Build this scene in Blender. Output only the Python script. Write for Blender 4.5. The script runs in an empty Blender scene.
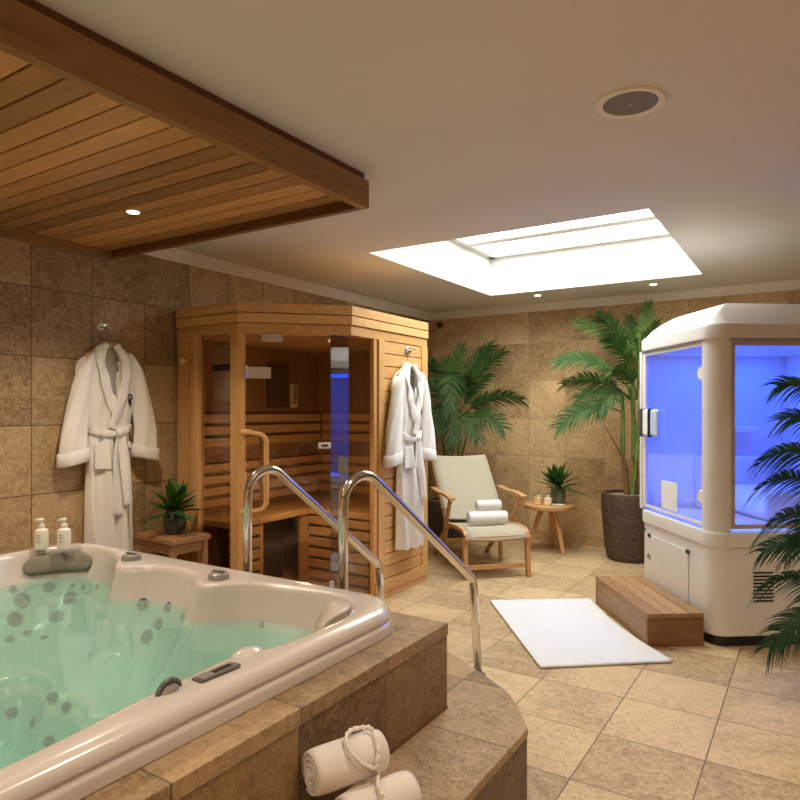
import bpy, math, random
from mathutils import Vector, Matrix
SC = bpy.context.scene
COL = SC.collection
R = random.Random(7)
sin, cos, pi, rad = math.sin, math.cos, math.pi, math.radians
# ------------------------------------------------------------------ camera
YAW = math.atan2(415, 655); S_, C_ = sin(YAW), cos(YAW); CAMH = 1.38
cd = bpy.data.cameras.new('camera'); cam = bpy.data.objects.new('camera', cd); COL.objects.link(cam)
cd.sensor_width = 36; cd.lens = 655 / 800 * 36; cd.shift_y = 10 / 800; cd.clip_start = .02
cam.location = (0, 0, CAMH); cam.rotation_euler = (pi / 2, 0, YAW); SC.camera = cam

def W(r, f, z=0.):                      # room point from "right / forward" distances on the diagonal of the room
    return Vector((C_ * r - S_ * f, S_ * r + C_ * f, z))

# ------------------------------------------------------------------ materials
def new_mat(name):
    m = bpy.data.materials.new(name); m.use_nodes = True
    nt = m.node_tree; nt.nodes.clear()
    out = nt.nodes.new('ShaderNodeOutputMaterial')
    return m, nt, out
def N(nt, t, **kw):
    n = nt.nodes.new('ShaderNode' + t)
    for k, v in kw.items():
        if k in n.inputs: n.inputs[k].default_value = v
        else: setattr(n, k, v)
    return n
def rgba(c): return (c[0], c[1], c[2], 1)
def ramp(nt, pts):
    n = nt.nodes.new('ShaderNodeValToRGB'); e = n.color_ramp.elements
    e[0].position, e[0].color = pts[0][0], rgba(pts[0][1]); e[1].position, e[1].color = pts[-1][0], rgba(pts[-1][1])
    for p, c in pts[1:-1]:
        x = e.new(p); x.color = rgba(c)
    return n
def plain(name, col, rough=.5, metal=0., var=.08, scale=6., bump=0., bscale=60., coat=0., emit=None, spec=.5, sheen=0.):
    m, nt, out = new_mat(name); L = nt.links.new
    b = N(nt, 'BsdfPrincipled', Roughness=rough, Metallic=metal)
    b.inputs['Specular IOR Level'].default_value = spec
    if coat: b.inputs['Coat Weight'].default_value = coat; b.inputs['Coat Roughness'].default_value = .08
    if sheen: b.inputs['Sheen Weight'].default_value = sheen
    tc = N(nt, 'TexCoord'); no = N(nt, 'TexNoise', Scale=scale, Detail=4.)
    L(tc.outputs['Object'], no.inputs['Vector'])
    rp = ramp(nt, [(.3, [c * (1 - var) for c in col]), (.7, [min(1, c * (1 + var)) for c in col])])
    L(no.outputs['Fac'], rp.inputs['Fac']); L(rp.outputs['Color'], b.inputs['Base Color'])
    if bump:
        n2 = N(nt, 'TexNoise', Scale=bscale, Detail=3.); L(tc.outputs['Object'], n2.inputs['Vector'])
        bp = N(nt, 'Bump', Strength=bump, Distance=.01); L(n2.outputs['Fac'], bp.inputs['Height']); L(bp.outputs['Normal'], b.inputs['Normal'])
    if emit: b.inputs['Emission Color'].default_value = rgba(emit[0]); b.inputs['Emission Strength'].default_value = emit[1]
    L(b.outputs['BSDF'], out.inputs['Surface']); return m
def wood(name, dark, light, grain='X', rough=.45, scale=1., island=.5, coat=0.):
    """fine grain stretched along one axis; each board of a mesh gets its own tone"""
    m, nt, out = new_mat(name); L = nt.links.new
    tc = N(nt, 'TexCoord'); mp = N(nt, 'Mapping'); s = [14 * scale] * 3; s['XYZ'.index(grain)] = .9 * scale
    mp.inputs['Scale'].default_value = s; L(tc.outputs['Object'], mp.inputs['Vector'])
    g = N(nt, 'NewGeometry')
    off = N(nt, 'VectorMath', operation='SCALE'); cmb = N(nt, 'CombineXYZ'); 
    for k in 'XYZ': L(g.outputs['Random Per Island'], cmb.inputs[k])
    L(cmb.outputs[0], off.inputs[0]); off.inputs['Scale'].default_value = 37.
    ad = N(nt, 'VectorMath', operation='ADD'); L(mp.outputs[0], ad.inputs[0]); L(off.outputs[0], ad.inputs[1])
    n1 = N(nt, 'TexNoise', Scale=2.2, Detail=6., Distortion=.6); L(ad.outputs[0], n1.inputs['Vector'])
    n2 = N(nt, 'TexNoise', Scale=9., Detail=3.); L(ad.outputs[0], n2.inputs['Vector'])
    mx = N(nt, 'Mix', data_type='FLOAT'); mx.inputs[0].default_value = .35
    L(n1.outputs['Fac'], mx.inputs[2]); L(n2.outputs['Fac'], mx.inputs[3])
    ma = N(nt, 'MapRange'); ma.inputs['From Min'].default_value = .32; ma.inputs['From Max'].default_value = .68
    L(mx.outputs[0], ma.inputs['Value'])
    m2 = N(nt, 'Mix', data_type='FLOAT'); m2.inputs[0].default_value = island
    L(ma.outputs[0], m2.inputs[2]); L(g.outputs['Random Per Island'], m2.inputs[3])
    rp = ramp(nt, [(0., dark), (1., light)]); L(m2.outputs[0], rp.inputs['Fac'])
    b = N(nt, 'BsdfPrincipled', Roughness=rough); b.inputs['Specular IOR Level'].default_value = .35
    L(rp.outputs['Color'], b.inputs['Base Color'])
    bp = N(nt, 'Bump', Strength=.12, Distance=.004); L(mx.outputs[0], bp.inputs['Height']); L(bp.outputs['Normal'], b.inputs['Normal'])
    if coat: b.inputs['Coat Weight'].default_value = coat
    L(b.outputs['BSDF'], out.inputs['Surface']); return m
def tiles(name, axes, size, offs, c1, c2, vein, mortar, rough=.5, joint=.004, pit=.6, coords='world', vs=1.):
    """stone tiles laid in a straight grid; axes = the two directions in the plane"""
    m, nt, out = new_mat(name); L = nt.links.new
    g = N(nt, 'NewGeometry'); sx = N(nt, 'SeparateXYZ'); L(g.outputs['Position'], sx.inputs[0])
    cx = N(nt, 'CombineXYZ')
    for k, a in enumerate(axes):
        s = N(nt, 'Math', operation='SUBTRACT'); L(sx.outputs[a], s.inputs[0]); s.inputs[1].default_value = offs[k]
        L(s.outputs[0], cx.inputs['XY'[k]])
    bt = N(nt, 'TexBrick', offset=0., squash=1.)
    bt.offset_frequency = 1
    for k, v in dict(Scale=1., ).items(): bt.inputs[k].default_value = v
    bt.inputs['Mortar Size'].default_value = joint; bt.inputs['Mortar Smooth'].default_value = .2
    bt.inputs['Brick Width'].default_value = size[0]; bt.inputs['Row Height'].default_value = size[1]
    bt.inputs['Color1'].default_value = (0, 0, 0, 1); bt.inputs['Color2'].default_value = (1, 1, 1, 1); bt.inputs['Mortar'].default_value = (.5, .5, .5, 1)
    L(cx.outputs[0], bt.inputs['Vector'])
    # per tile shift of the stone figure
    sh = N(nt, 'VectorMath', operation='SCALE'); sh.inputs['Scale'].default_value = 23.; L(bt.outputs['Color'], sh.inputs[0])
    ad = N(nt, 'VectorMath', operation='ADD'); L(g.outputs['Position'], ad.inputs[0]); L(sh.outputs[0], ad.inputs[1])
    n1 = N(nt, 'TexNoise', Scale=3.2 * vs, Detail=6., Roughness=.65, Distortion=.8); L(ad.outputs[0], n1.inputs['Vector'])
    n2 = N(nt, 'TexNoise', Scale=34. * vs, Detail=8., Roughness=.82); L(ad.outputs[0], n2.inputs['Vector'])
    n3 = N(nt, 'TexNoise', Scale=7. * vs, Detail=8., Roughness=.75, Distortion=1.6); L(ad.outputs[0], n3.inputs['Vector'])
    mx = N(nt, 'Mix', data_type='FLOAT'); mx.inputs[0].default_value = .62; L(n1.outputs['Fac'], mx.inputs[2]); L(n2.outputs['Fac'], mx.inputs[3])
    m3 = N(nt, 'Mix', data_type='FLOAT'); m3.inputs[0].default_value = .17; L(mx.outputs[0], m3.inputs[2]); L(bt.outputs['Color'], m3.inputs[3])
    rp = ramp(nt, [(.40, c1), (.58, c2)]); L(m3.outputs[0], rp.inputs['Fac'])
    # light veins
    vr = ramp(nt, [(.47, (0, 0, 0)), (.5, (1, 1, 1)), (.53, (0, 0, 0))]); L(n3.outputs['Fac'], vr.inputs['Fac'])
    vm = N(nt, 'Math', operation='MULTIPLY'); L(vr.outputs['Color'], vm.inputs[0]); vm.inputs[1].default_value = .5
    mv = N(nt, 'Mix', data_type='RGBA'); L(vm.outputs[0], mv.inputs[0]); L(rp.outputs['Color'], mv.inputs[6]); mv.inputs[7].default_value = rgba(vein)
    # pits
    vo = N(nt, 'TexNoise', Scale=105. * vs, Detail=5., Roughness=.72); L(ad.outputs[0], vo.inputs['Vector'])
    pr = ramp(nt, [(.36, (1, 1, 1)), (.45, (0, 0, 0))]); L(vo.outputs['Fac'], pr.inputs['Fac'])
    pm = N(nt, 'Math', operation='MULTIPLY'); L(pr.outputs['Color'], pm.inputs[0]); pm.inputs[1].default_value = pit
    mp = N(nt, 'Mix', data_type='RGBA'); L(pm.outputs[0], mp.inputs[0]); L(mv.outputs[2], mp.inputs[6]); mp.inputs[7].default_value = rgba([c * .42 for c in c1])
    mm = N(nt, 'Mix', data_type='RGBA'); L(bt.outputs['Fac'], mm.inputs[0]); L(mp.outputs[2], mm.inputs[6]); mm.inputs[7].default_value = rgba(mortar)
    b = N(nt, 'BsdfPrincipled', Roughness=rough); L(mm.outputs[2], b.inputs['Base Color'])
    b.inputs['Specular IOR Level'].default_value = .4
    hh = N(nt, 'Math', operation='SUBTRACT'); L(n2.outputs['Fac'], hh.inputs[0]); L(pm.outputs[0], hh.inputs[1])
    h2 = N(nt, 'Math', operation='SUBTRACT'); L(hh.outputs[0], h2.inputs[0]); L(bt.outputs['Fac'], h2.inputs[1])
    bp = N(nt, 'Bump', Strength=.55, Distance=.006); L(h2.outputs[0], bp.inputs['Height']); L(bp.outputs['Normal'], b.inputs['Normal'])
    L(b.outputs['BSDF'], out.inputs['Surface']); return m
def schlick(nt, f0=.04):
    """reflectance that rises at grazing angles, the same from either side of a thin pane"""
    g = N(nt, 'NewGeometry'); d = N(nt, 'VectorMath', operation='DOT_PRODUCT'); L = nt.links.new
    L(g.outputs['Incoming'], d.inputs[0]); L(g.outputs['Normal'], d.inputs[1])
    a = N(nt, 'Math', operation='ABSOLUTE'); L(d.outputs['Value'], a.inputs[0])
    b = N(nt, 'Math', operation='SUBTRACT', use_clamp=True); b.inputs[0].default_value = 1.; L(a.outputs[0], b.inputs[1])
    p = N(nt, 'Math', operation='POWER'); L(b.outputs[0], p.inputs[0]); p.inputs[1].default_value = 5.
    m = N(nt, 'Math', operation='MULTIPLY_ADD'); L(p.outputs[0], m.inputs[0]); m.inputs[1].default_value = 1 - f0; m.inputs[2].default_value = f0
    return m
def glass(name, tint=(.9, .92, .9), refl=.0, gain=1., frost=0., frost_col=(1, 1, 1), rough=0.):
    m, nt, out = new_mat(name); L = nt.links.new
    t = N(nt, 'BsdfTransparent', Color=rgba(tint)); gl = N(nt, 'BsdfGlossy', Color=(1, 1, 1, 1), Roughness=rough)
    fr = schlick(nt); mu = N(nt, 'Math', operation='MULTIPLY_ADD', use_clamp=True)
    L(fr.outputs[0], mu.inputs[0]); mu.inputs[1].default_value = gain; mu.inputs[2].default_value = refl
    base = t
    if frost:
        d = N(nt, 'BsdfDiffuse', Color=rgba(frost_col)); mf = N(nt, 'MixShader', Fac=frost); L(t.outputs[0], mf.inputs[1]); L(d.outputs[0], mf.inputs[2]); base = mf
    mx = N(nt, 'MixShader'); L(mu.outputs[0], mx.inputs[0]); L(base.outputs[0], mx.inputs[1]); L(gl.outputs[0], mx.inputs[2])
    L(mx.outputs[0], out.inputs['Surface']); return m
def water_mat():
    m, nt, out = new_mat('pool_water'); L = nt.links.new
    t = N(nt, 'BsdfTransparent', Color=(.86, .97, .93, 1)); gl = N(nt, 'BsdfGlossy', Roughness=.02)
    d = N(nt, 'BsdfDiffuse', Color=(.53, .86, .78, 1)); mf = N(nt, 'MixShader', Fac=.27); L(t.outputs[0], mf.inputs[1]); L(d.outputs[0], mf.inputs[2])
    g = N(nt, 'NewGeometry'); no = N(nt, 'TexNoise', Scale=4., Detail=2.); L(g.outputs['Position'], no.inputs['Vector'])
    bp = N(nt, 'Bump', Strength=.05, Distance=.02); L(no.outputs['Fac'], bp.inputs['Height']); L(bp.outputs[0], gl.inputs['Normal'])
    fr = schlick(nt, .02)
    mx = N(nt, 'MixShader'); L(fr.outputs[0], mx.inputs[0]); L(mf.outputs[0], mx.inputs[1]); L(gl.outputs[0], mx.inputs[2])
    L(mx.outputs[0], out.inputs['Surface'])
    va = N(nt, 'VolumeAbsorption', Color=(.34, .84, .80, 1), Density=.62); L(va.outputs[0], out.inputs['Volume'])
    return m
def leaf(name, dark, light):
    m, nt, out = new_mat(name); L = nt.links.new
    g = N(nt, 'NewGeometry'); rp = ramp(nt, [(0., dark), (1., light)]); L(g.outputs['Random Per Island'], rp.inputs['Fac'])
    b = N(nt, 'BsdfPrincipled', Roughness=.6); b.inputs['Specular IOR Level'].default_value = .2; L(rp.outputs[0], b.inputs['Base Color'])
    tr = N(nt, 'BsdfTranslucent'); L(rp.outputs[0], tr.inputs['Color'])
    mx = N(nt, 'MixShader', Fac=.25); L(b.outputs[0], mx.inputs[1]); L(tr.outputs[0], mx.inputs[2]); L(mx.outputs[0], out.inputs['Surface']); return m
def emis(name, col, st):
    m, nt, out = new_mat(name); e = N(nt, 'Emission', Color=rgba(col), Strength=st); nt.links.new(e.outputs[0], out.inputs['Surface']); return m
def wicker_mat():
    m, nt, out = new_mat('woven_wicker'); L = nt.links.new
    tc = N(nt, 'TexCoord'); b = N(nt, 'BsdfPrincipled', Roughness=.5); sx = N(nt, 'SeparateXYZ'); L(tc.outputs['Object'], sx.inputs[0])
    at = N(nt, 'Math', operation='ARCTAN2'); L(sx.outputs[1], at.inputs[0]); L(sx.outputs[0], at.inputs[1])
    cb_ = N(nt, 'CombineXYZ'); L(at.outputs[0], cb_.inputs[0]); L(sx.outputs[2], cb_.inputs[1])
    bt = N(nt, 'TexBrick', offset=.5); L(cb_.outputs[0], bt.inputs['Vector'])
    for k, v in {'Scale': 1., 'Mortar Size': .0028, 'Mortar Smooth': .6, 'Brick Width': .085, 'Row Height': .0145}.items(): bt.inputs[k].default_value = v
    bt.inputs['Color1'].default_value = (.085, .050, .032, 1); bt.inputs['Color2'].default_value = (.20, .125, .085, 1); bt.inputs['Mortar'].default_value = (.012, .007, .005, 1)
    L(bt.outputs['Color'], b.inputs['Base Color'])
    iv = N(nt, 'Math', operation='SUBTRACT'); iv.inputs[0].default_value = 1.; L(bt.outputs['Fac'], iv.inputs[1])
    bp = N(nt, 'Bump', Strength=.8, Distance=.006); L(iv.outputs[0], bp.inputs['Height']); L(bp.outputs[0], b.inputs['Normal'])
    L(b.outputs[0], out.inputs['Surface']); return m

M = {}
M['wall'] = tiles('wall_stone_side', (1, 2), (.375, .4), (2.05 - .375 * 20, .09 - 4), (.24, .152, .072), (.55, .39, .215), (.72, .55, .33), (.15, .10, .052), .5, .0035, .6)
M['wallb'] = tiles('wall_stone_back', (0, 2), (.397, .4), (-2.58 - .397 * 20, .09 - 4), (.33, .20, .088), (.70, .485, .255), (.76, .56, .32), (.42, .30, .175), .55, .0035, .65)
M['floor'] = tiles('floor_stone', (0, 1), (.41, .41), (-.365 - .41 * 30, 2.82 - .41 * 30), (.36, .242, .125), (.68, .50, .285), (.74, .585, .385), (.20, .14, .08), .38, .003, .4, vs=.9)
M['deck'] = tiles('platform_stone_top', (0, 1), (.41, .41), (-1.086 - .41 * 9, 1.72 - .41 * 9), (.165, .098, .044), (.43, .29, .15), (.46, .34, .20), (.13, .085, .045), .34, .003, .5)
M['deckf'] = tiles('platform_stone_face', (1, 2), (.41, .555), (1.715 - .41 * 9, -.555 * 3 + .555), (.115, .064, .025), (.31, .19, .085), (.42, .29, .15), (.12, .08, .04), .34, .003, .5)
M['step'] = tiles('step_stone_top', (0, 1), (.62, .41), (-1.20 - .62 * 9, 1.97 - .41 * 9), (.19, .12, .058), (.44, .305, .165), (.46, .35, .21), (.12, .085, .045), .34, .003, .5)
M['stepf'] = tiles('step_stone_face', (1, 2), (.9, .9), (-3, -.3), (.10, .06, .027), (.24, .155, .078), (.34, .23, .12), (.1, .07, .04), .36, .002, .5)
M['ceil'] = plain('ceiling_paint', (.69, .665, .625), .8, var=.015, scale=1.5)
M['white'] = plain('white_paint', (.80, .77, .72), .6, var=.02)
M['shaft'] = plain('shaft_white', (.66, .66, .645), .8, var=.01)
M['cedar'] = wood('ceiling_timber', (.12, .048, .015), (.74, .40, .15), 'X', .4, 1., .72)
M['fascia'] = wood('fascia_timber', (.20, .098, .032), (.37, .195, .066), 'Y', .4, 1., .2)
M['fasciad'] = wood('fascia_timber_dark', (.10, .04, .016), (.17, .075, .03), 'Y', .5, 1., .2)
for g in 'XYZ':
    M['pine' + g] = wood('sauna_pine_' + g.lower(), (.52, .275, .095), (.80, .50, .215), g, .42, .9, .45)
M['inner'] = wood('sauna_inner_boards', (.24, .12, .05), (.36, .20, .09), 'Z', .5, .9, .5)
M['innerX'] = wood('sauna_slats_across', (.52, .30, .12), (.72, .47, .22), 'X', .5, .9, .4)
M['innerY'] = wood('sauna_slats_along', (.52, .30, .12), (.72, .47, .22), 'Y', .5, .9, .4)
M['teak'] = wood('teak', (.42, .215, .085), (.66, .38, .17), 'Z', .45, 1.3, .3)
M['teakY'] = wood('teak_along', (.42, .215, .085), (.64, .37, .165), 'Y', .45, 1.3, .3)
M['teakX'] = wood('teak_across', (.46, .24, .095), (.68, .40, .18), 'X', .45, 1.3, .3)
M['ipe'] = wood('step_timber', (.20, .10, .045), (.50, .30, .155), 'Y', .45, 1.2, .5)
M['ipeX'] = wood('step_timber_front', (.17, .075, .032), (.29, .14, .062), 'X', .45, 1.2, .2)
M['stoolw'] = wood('stool_timber', (.26, .125, .05), (.46, .245, .10), 'X', .45, 1.2, .3)
M['acryl'] = plain('tub_acrylic', (.61, .555, .52), .2, var=.03, scale=2.5, coat=.6)
M['water'] = water_mat()
M['pillow'] = plain('pillow_vinyl', (.20, .185, .15), .6, var=.05)
M['pillow2'] = plain('pillow_vinyl_pale', (.50, .44, .38), .4, var=.05)
M['dgrey'] = plain('dark_plastic', (.10, .095, .09), .3, var=.1)
M['mgrey'] = plain('grey_plastic', (.26, .24, .22), .28, var=.1, coat=.4)
M['jetg'] = plain('jet_grey', (.085, .09, .085), .4, var=.1)
M['black'] = plain('black_plastic', (.012, .012, .013), .4)
M['steel'] = plain('polished_steel', (.72, .70, .67), .12, 1., var=.03)
M['chrome'] = plain('chrome', (.80, .79, .77), .08, 1., var=.02)
M['terry'] = plain('white_terry', (.86, .85, .83), .95, var=.03, bump=.35, bscale=260., sheen=.3)
M['terry2'] = plain('cream_terry', (.70, .645, .61), .95, var=.04, bump=.22, bscale=240., sheen=.3)
M['thread'] = plain('navy_thread', (.012, .013, .02), .8)
M['mat'] = plain('white_cotton_mat', (.70, .71, .72), .95, var=.015, bump=.25, bscale=180.)
M['cabin'] = plain('cabin_acrylic', (.80, .795, .785), .28, var=.012, coat=.3)
M['cabin_in'] = plain('cabin_inner_acrylic', (.82, .82, .84), .35, var=.01)
M['alu'] = plain('aluminium', (.62, .60, .57), .35, .7, var=.03)
M['canvas'] = plain('lounger_canvas', (.44, .395, .305), .9, var=.04, bump=.3, bscale=300.)
M['glass'] = glass('clear_glass', (.90, .92, .90), .0, .8)
M['saunaglass'] = glass('bronze_glass', (.74, .68, .60), .02, 1.0)
M['coated'] = glass('coated_glass', (.52, .46, .46), .06, 1.1)
M['cabglass'] = glass('cabin_glass', (.88, .90, .97), .0, .9, .03, (.8, .8, 1.))
M['palm'] = leaf('palm_leaf', (.016, .052, .014), (.085, .175, .045))
M['palml'] = leaf('palm_leaf_light', (.035, .09, .02), (.155, .25, .065))
M['palmd'] = leaf('palm_leaf_deep', (.018, .045, .012), (.075, .135, .035))
M['palmf'] = leaf('palm_leaf_teal', (.012, .045, .022), (.045, .12, .055))  # dark teal green blades of the palm at the frame edge
M['cane'] = plain('palm_cane', (.13, .20, .045), .5, var=.35, scale=9.)
M['caneb'] = plain('palm_cane_base', (.20, .105, .045), .6, var=.3, scale=12.)
M['rosette'] = leaf('rosette_leaf', (.014, .06, .014), (.08, .20, .035))
M['wicker'] = wicker_mat()
M['soil'] = plain('pebble_mulch', (.30, .24, .19), .9, var=.5, scale=70.)
M['vase'] = plain('dark_green_glaze', (.03, .045, .032), .25, var=.8, scale=38., bump=.8, bscale=45., coat=.5)
M['pot'] = plain('sage_glaze', (.16, .20, .10), .35, var=.35, scale=24., coat=.4)
M['bottle'] = plain('white_bottle', (.82, .77, .70), .4, var=.02)
M['print'] = plain('grey_print', (.45, .40, .36), .6)
M['amber'] = plain('amber_oil', (.80, .55, .28), .25, var=.05, coat=.5)
M['creamwax'] = plain('cream_wax', (.85, .72, .52), .4, var=.05)
M['paper'] = plain('white_paper', (.86, .87, .88), .6, var=.01)
M['signpaper'] = plain('sign_paper', (.85, .74, .64), .6, var=.02)
M['hangwood'] = wood('hanger_wood', (.55, .33, .18), (.70, .45, .27), 'X', .4, 2., .2)
M['lamp'] = emis('lamp_glow', (1, .80, .55), 14.)
M['grille'] = plain('speaker_grille', (.20, .18, .155), .7, var=.1, scale=300.)
M['heater'] = plain('heater_panel', (.05, .028, .015), .5)

# ------------------------------------------------------------------ mesh builder
class MB:
    def __init__(s): s.v = []; s.f = []
    def add(s, vs, fs):
        b = len(s.v); s.v += [Vector(v) for v in vs]; s.f += [tuple(b + i for i in f) for f in fs]; return s
    def box(s, lo, hi):
        x0, y0, z0 = lo; x1, y1, z1 = hi
        return s.add([(x0, y0, z0), (x1, y0, z0), (x1, y1, z0), (x0, y1, z0), (x0, y0, z1), (x1, y0, z1), (x1, y1, z1), (x0, y1, z1)],
                     [(0, 3, 2, 1), (4, 5, 6, 7), (0, 1, 5, 4), (1, 2, 6, 5), (2, 3, 7, 6), (3, 0, 4, 7)])
    def bar(s, a, b, w, h, up=(0, 0, 1)):
        """rectangular bar from a to b, w wide (sideways), h high (along up)"""
        a, b = Vector(a), Vector(b); d = (b - a).normalized(); u = Vector(up); x = d.cross(u)
        if x.length < 1e-4: x = d.cross(Vector((1, 0, 0)))
        x.normalize(); u = x.cross(d).normalized(); vs = []
        for p in (a, b):
            for i, j in ((-1, -1), (1, -1), (1, 1), (-1, 1)): vs.append(p + x * (i * w / 2) + u * (j * h / 2))
        return s.add(vs, [(3, 2, 1, 0), (4, 5, 6, 7), (0, 1, 5, 4), (1, 2, 6, 5), (2, 3, 7, 6), (3, 0, 4, 7)])
    def prism(s, poly, z0, z1):
        n = len(poly)
        return s.add([(p[0], p[1], z0) for p in poly] + [(p[0], p[1], z1) for p in poly],
                     [tuple(reversed(range(n))), tuple(range(n, 2 * n))] + [(i, (i + 1) % n, n + (i + 1) % n, n + i) for i in range(n)])
    def rings(s, rs, cap0=True, cap1=True, closed=False):
        n = len(rs[0]); vs = [p for r in rs for p in r]; fs = []; k = len(rs)
        for i in range(k if closed else k - 1):
            j = (i + 1) % k
            for a in range(n):
                b = (a + 1) % n; fs.append((i * n + a, i * n + b, j * n + b, j * n + a))
        if not closed:
            if cap0: fs.append(tuple(reversed(range(n))))
            if cap1: fs.append(tuple((k - 1) * n + a for a in range(n)))
        return s.add(vs, fs)
    def tube(s, pts, r, n=12, closed=False, flat=1., up=None):
        pts = [Vector(p) for p in pts]; k = len(pts); rr = r if isinstance(r, (list, tuple)) else [r] * k
        rs = []; prev = Vector(up) if up else None
        for i, p in enumerate(pts):
            a = pts[(i - 1) % k] if closed or i else p; b = pts[(i + 1) % k] if closed or i < k - 1 else p
            d = (b - a).normalized()
            if prev is None: prev = Vector((0, 0, 1)) if abs(d.z) < .9 else Vector((1, 0, 0))
            x = d.cross(prev)
            if x.length < 1e-5: x = d.cross(Vector((0, 1, 0)))
            x.normalize(); u = x.cross(d).normalized(); prev = u
            rs.append([p + x * cos(t) * rr[i] + u * sin(t) * rr[i] * flat for t in (2 * pi * q / n for q in range(n))])
        return s.rings(rs, closed=closed)
    def lathe(s, prof, c=(0, 0, 0), n=32, axis='Z'):
        c = Vector(c); rs = []
        for r, z in prof:
            ring = []
            for q in range(n):
                t = 2 * pi * q / n; p = Vector((r * cos(t), r * sin(t), z))
                if axis == 'X': p = Vector((z, r * cos(t), r * sin(t)))
                if axis == 'Y': p = Vector((r * sin(t), z, r * cos(t)))
                ring.append(c + p)
            rs.append(ring)
        return s.rings(rs)
    def grid(s, fn, nu, nv):
        vs = [fn(i / nu, j / nv) for j in range(nv + 1) for i in range(nu + 1)]
        return s.add(vs, [(j * (nu + 1) + i, j * (nu + 1) + i + 1, (j + 1) * (nu + 1) + i + 1, (j + 1) * (nu + 1) + i) for j in range(nv) for i in range(nu)])
    def ball(s, c, r, n=14, m=8):
        c = Vector(c); rx, ry, rz = r if isinstance(r, (tuple, list)) else (r, r, r)
        return s.rings([[c + Vector((rx * sin(pi * j / m) * cos(2 * pi * i / n), ry * sin(pi * j / m) * sin(2 * pi * i / n), -rz * cos(pi * j / m))) for i in range(n)]
                        for j in [.05] + list(range(1, m)) + [m - .05]])
    def xf(s, mat):
        s.v = [mat @ v for v in s.v]; return s
    def build(s, name, mat, parent=None, smooth=False, bevel=0., solid=0., sub=0, world=False, angle=35, wn=False):
        me = bpy.data.meshes.new(name); me.from_pydata([tuple(v) for v in s.v], [], s.f); me.update()
        o = bpy.data.objects.new(name, me); COL.objects.link(o); me.materials.append(M[mat] if isinstance(mat, str) else mat)
        if smooth:
            for p in me.polygons: p.use_smooth = True
            if smooth == 'auto': me.set_sharp_from_angle(angle=rad(angle))
        if solid: md = o.modifiers.new('solid', 'SOLIDIFY'); md.thickness = solid; md.offset = 0
        if bevel: md = o.modifiers.new('bevel', 'BEVEL'); md.width = bevel; md.segments = 2; md.limit_method = 'ANGLE'
        if wn: md = o.modifiers.new('wn', 'WEIGHTED_NORMAL'); md.keep_sharp = True; md.weight = 100
        if sub: md = o.modifiers.new('sub', 'SUBSURF'); md.levels = sub; md.render_levels = sub
        if parent:
            o.parent = parent
            if world:
                p = parent; mt = Matrix.Identity(4)
                while p: mt = Matrix.LocRotScale(p.location, p.rotation_euler, None) @ (p.matrix_parent_inverse @ mt if p.parent else mt) if False else mt; p = p.parent
                o.matrix_parent_inverse = WM(parent).inverted()
        return o
def WM(o):
    m = Matrix.LocRotScale(o.location, o.rotation_euler, None)
    return WM(o.parent) @ o.matrix_parent_inverse @ m if o.parent else m
def thing(name, label, cat, loc=(0, 0, 0), rotz=0., group=None):
    o = bpy.data.objects.new(name, None); COL.objects.link(o); o.empty_display_size = .1
    o.location = loc; o.rotation_euler = (0, 0, rotz); return tag(o, label, cat, group)
def tag(o, label, cat=None, group=None, kind=None):
    o['label'] = label
    if cat: o['category'] = cat
    if group: o['group'] = group
    if kind: o['kind'] = kind
    return o
def struct(o, label=None):
    o['kind'] = 'structure'
    if label: o['label'] = label
    return o
def dup(root, loc, rotz, label, group=None):
    def cp(o, par):
        c = o.copy(); COL.objects.link(c)
        if par: c.parent = par
        for ch in list(o.children): cp(ch, c)
        return c
    r = cp(root, None); r.location = loc; r.rotation_euler = (0, 0, rotz); r['label'] = label
    if group: r['group'] = group
    return r
def lamp(kind, name, loc, energy, col, parent=None, size=.1, rot=(0, 0, 0), spot=None, blend=.5, sizey=None):
    d = bpy.data.lights.new(name, kind); d.energy = energy; d.color = col
    if kind == 'AREA':
        d.size = size
        if sizey: d.shape = 'RECTANGLE'; d.size_y = sizey
    else: d.shadow_soft_size = size
    if spot: d.spot_size = rad(spot); d.spot_blend = blend
    o = bpy.data.objects.new(name, d); COL.objects.link(o); o.location = loc; o.rotation_euler = rot
    if parent: o.parent = parent; o.matrix_parent_inverse = WM(parent).inverted()
    return o
def arc_path(pts, radii, n=8):
    """polyline with rounded corners"""
    pts = [Vector(p) for p in pts]; out = [pts[0]]
    for i in range(1, len(pts) - 1):
        p, a, b = pts[i], pts[i - 1], pts[i + 1]; r = radii[i - 1]
        d1 = (a - p).normalized(); d2 = (b - p).normalized(); th = d1.angle(d2); t = r / math.tan(th / 2)
        s, e = p + d1 * t, p + d2 * t; c = p + (d1 + d2).normalized() * (r / sin(th / 2)); v1, v2 = s - c, e - c
        an = v1.angle(v2)
        for k in range(n + 1):
            q = k / n; out.append(c + (v1 * sin((1 - q) * an) + v2 * sin(q * an)) / sin(an))
    return out + [pts[-1]]
def lerp_tab(tab, x):
    if x <= tab[0][0]: return tab[0][1]
    for (a, b), (c, d) in zip(tab, tab[1:]):
        if x <= c: t = (x - a) / (c - a); t = t * t * (3 - 2 * t); return b + (d - b) * t
    return tab[-1][1]

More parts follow.
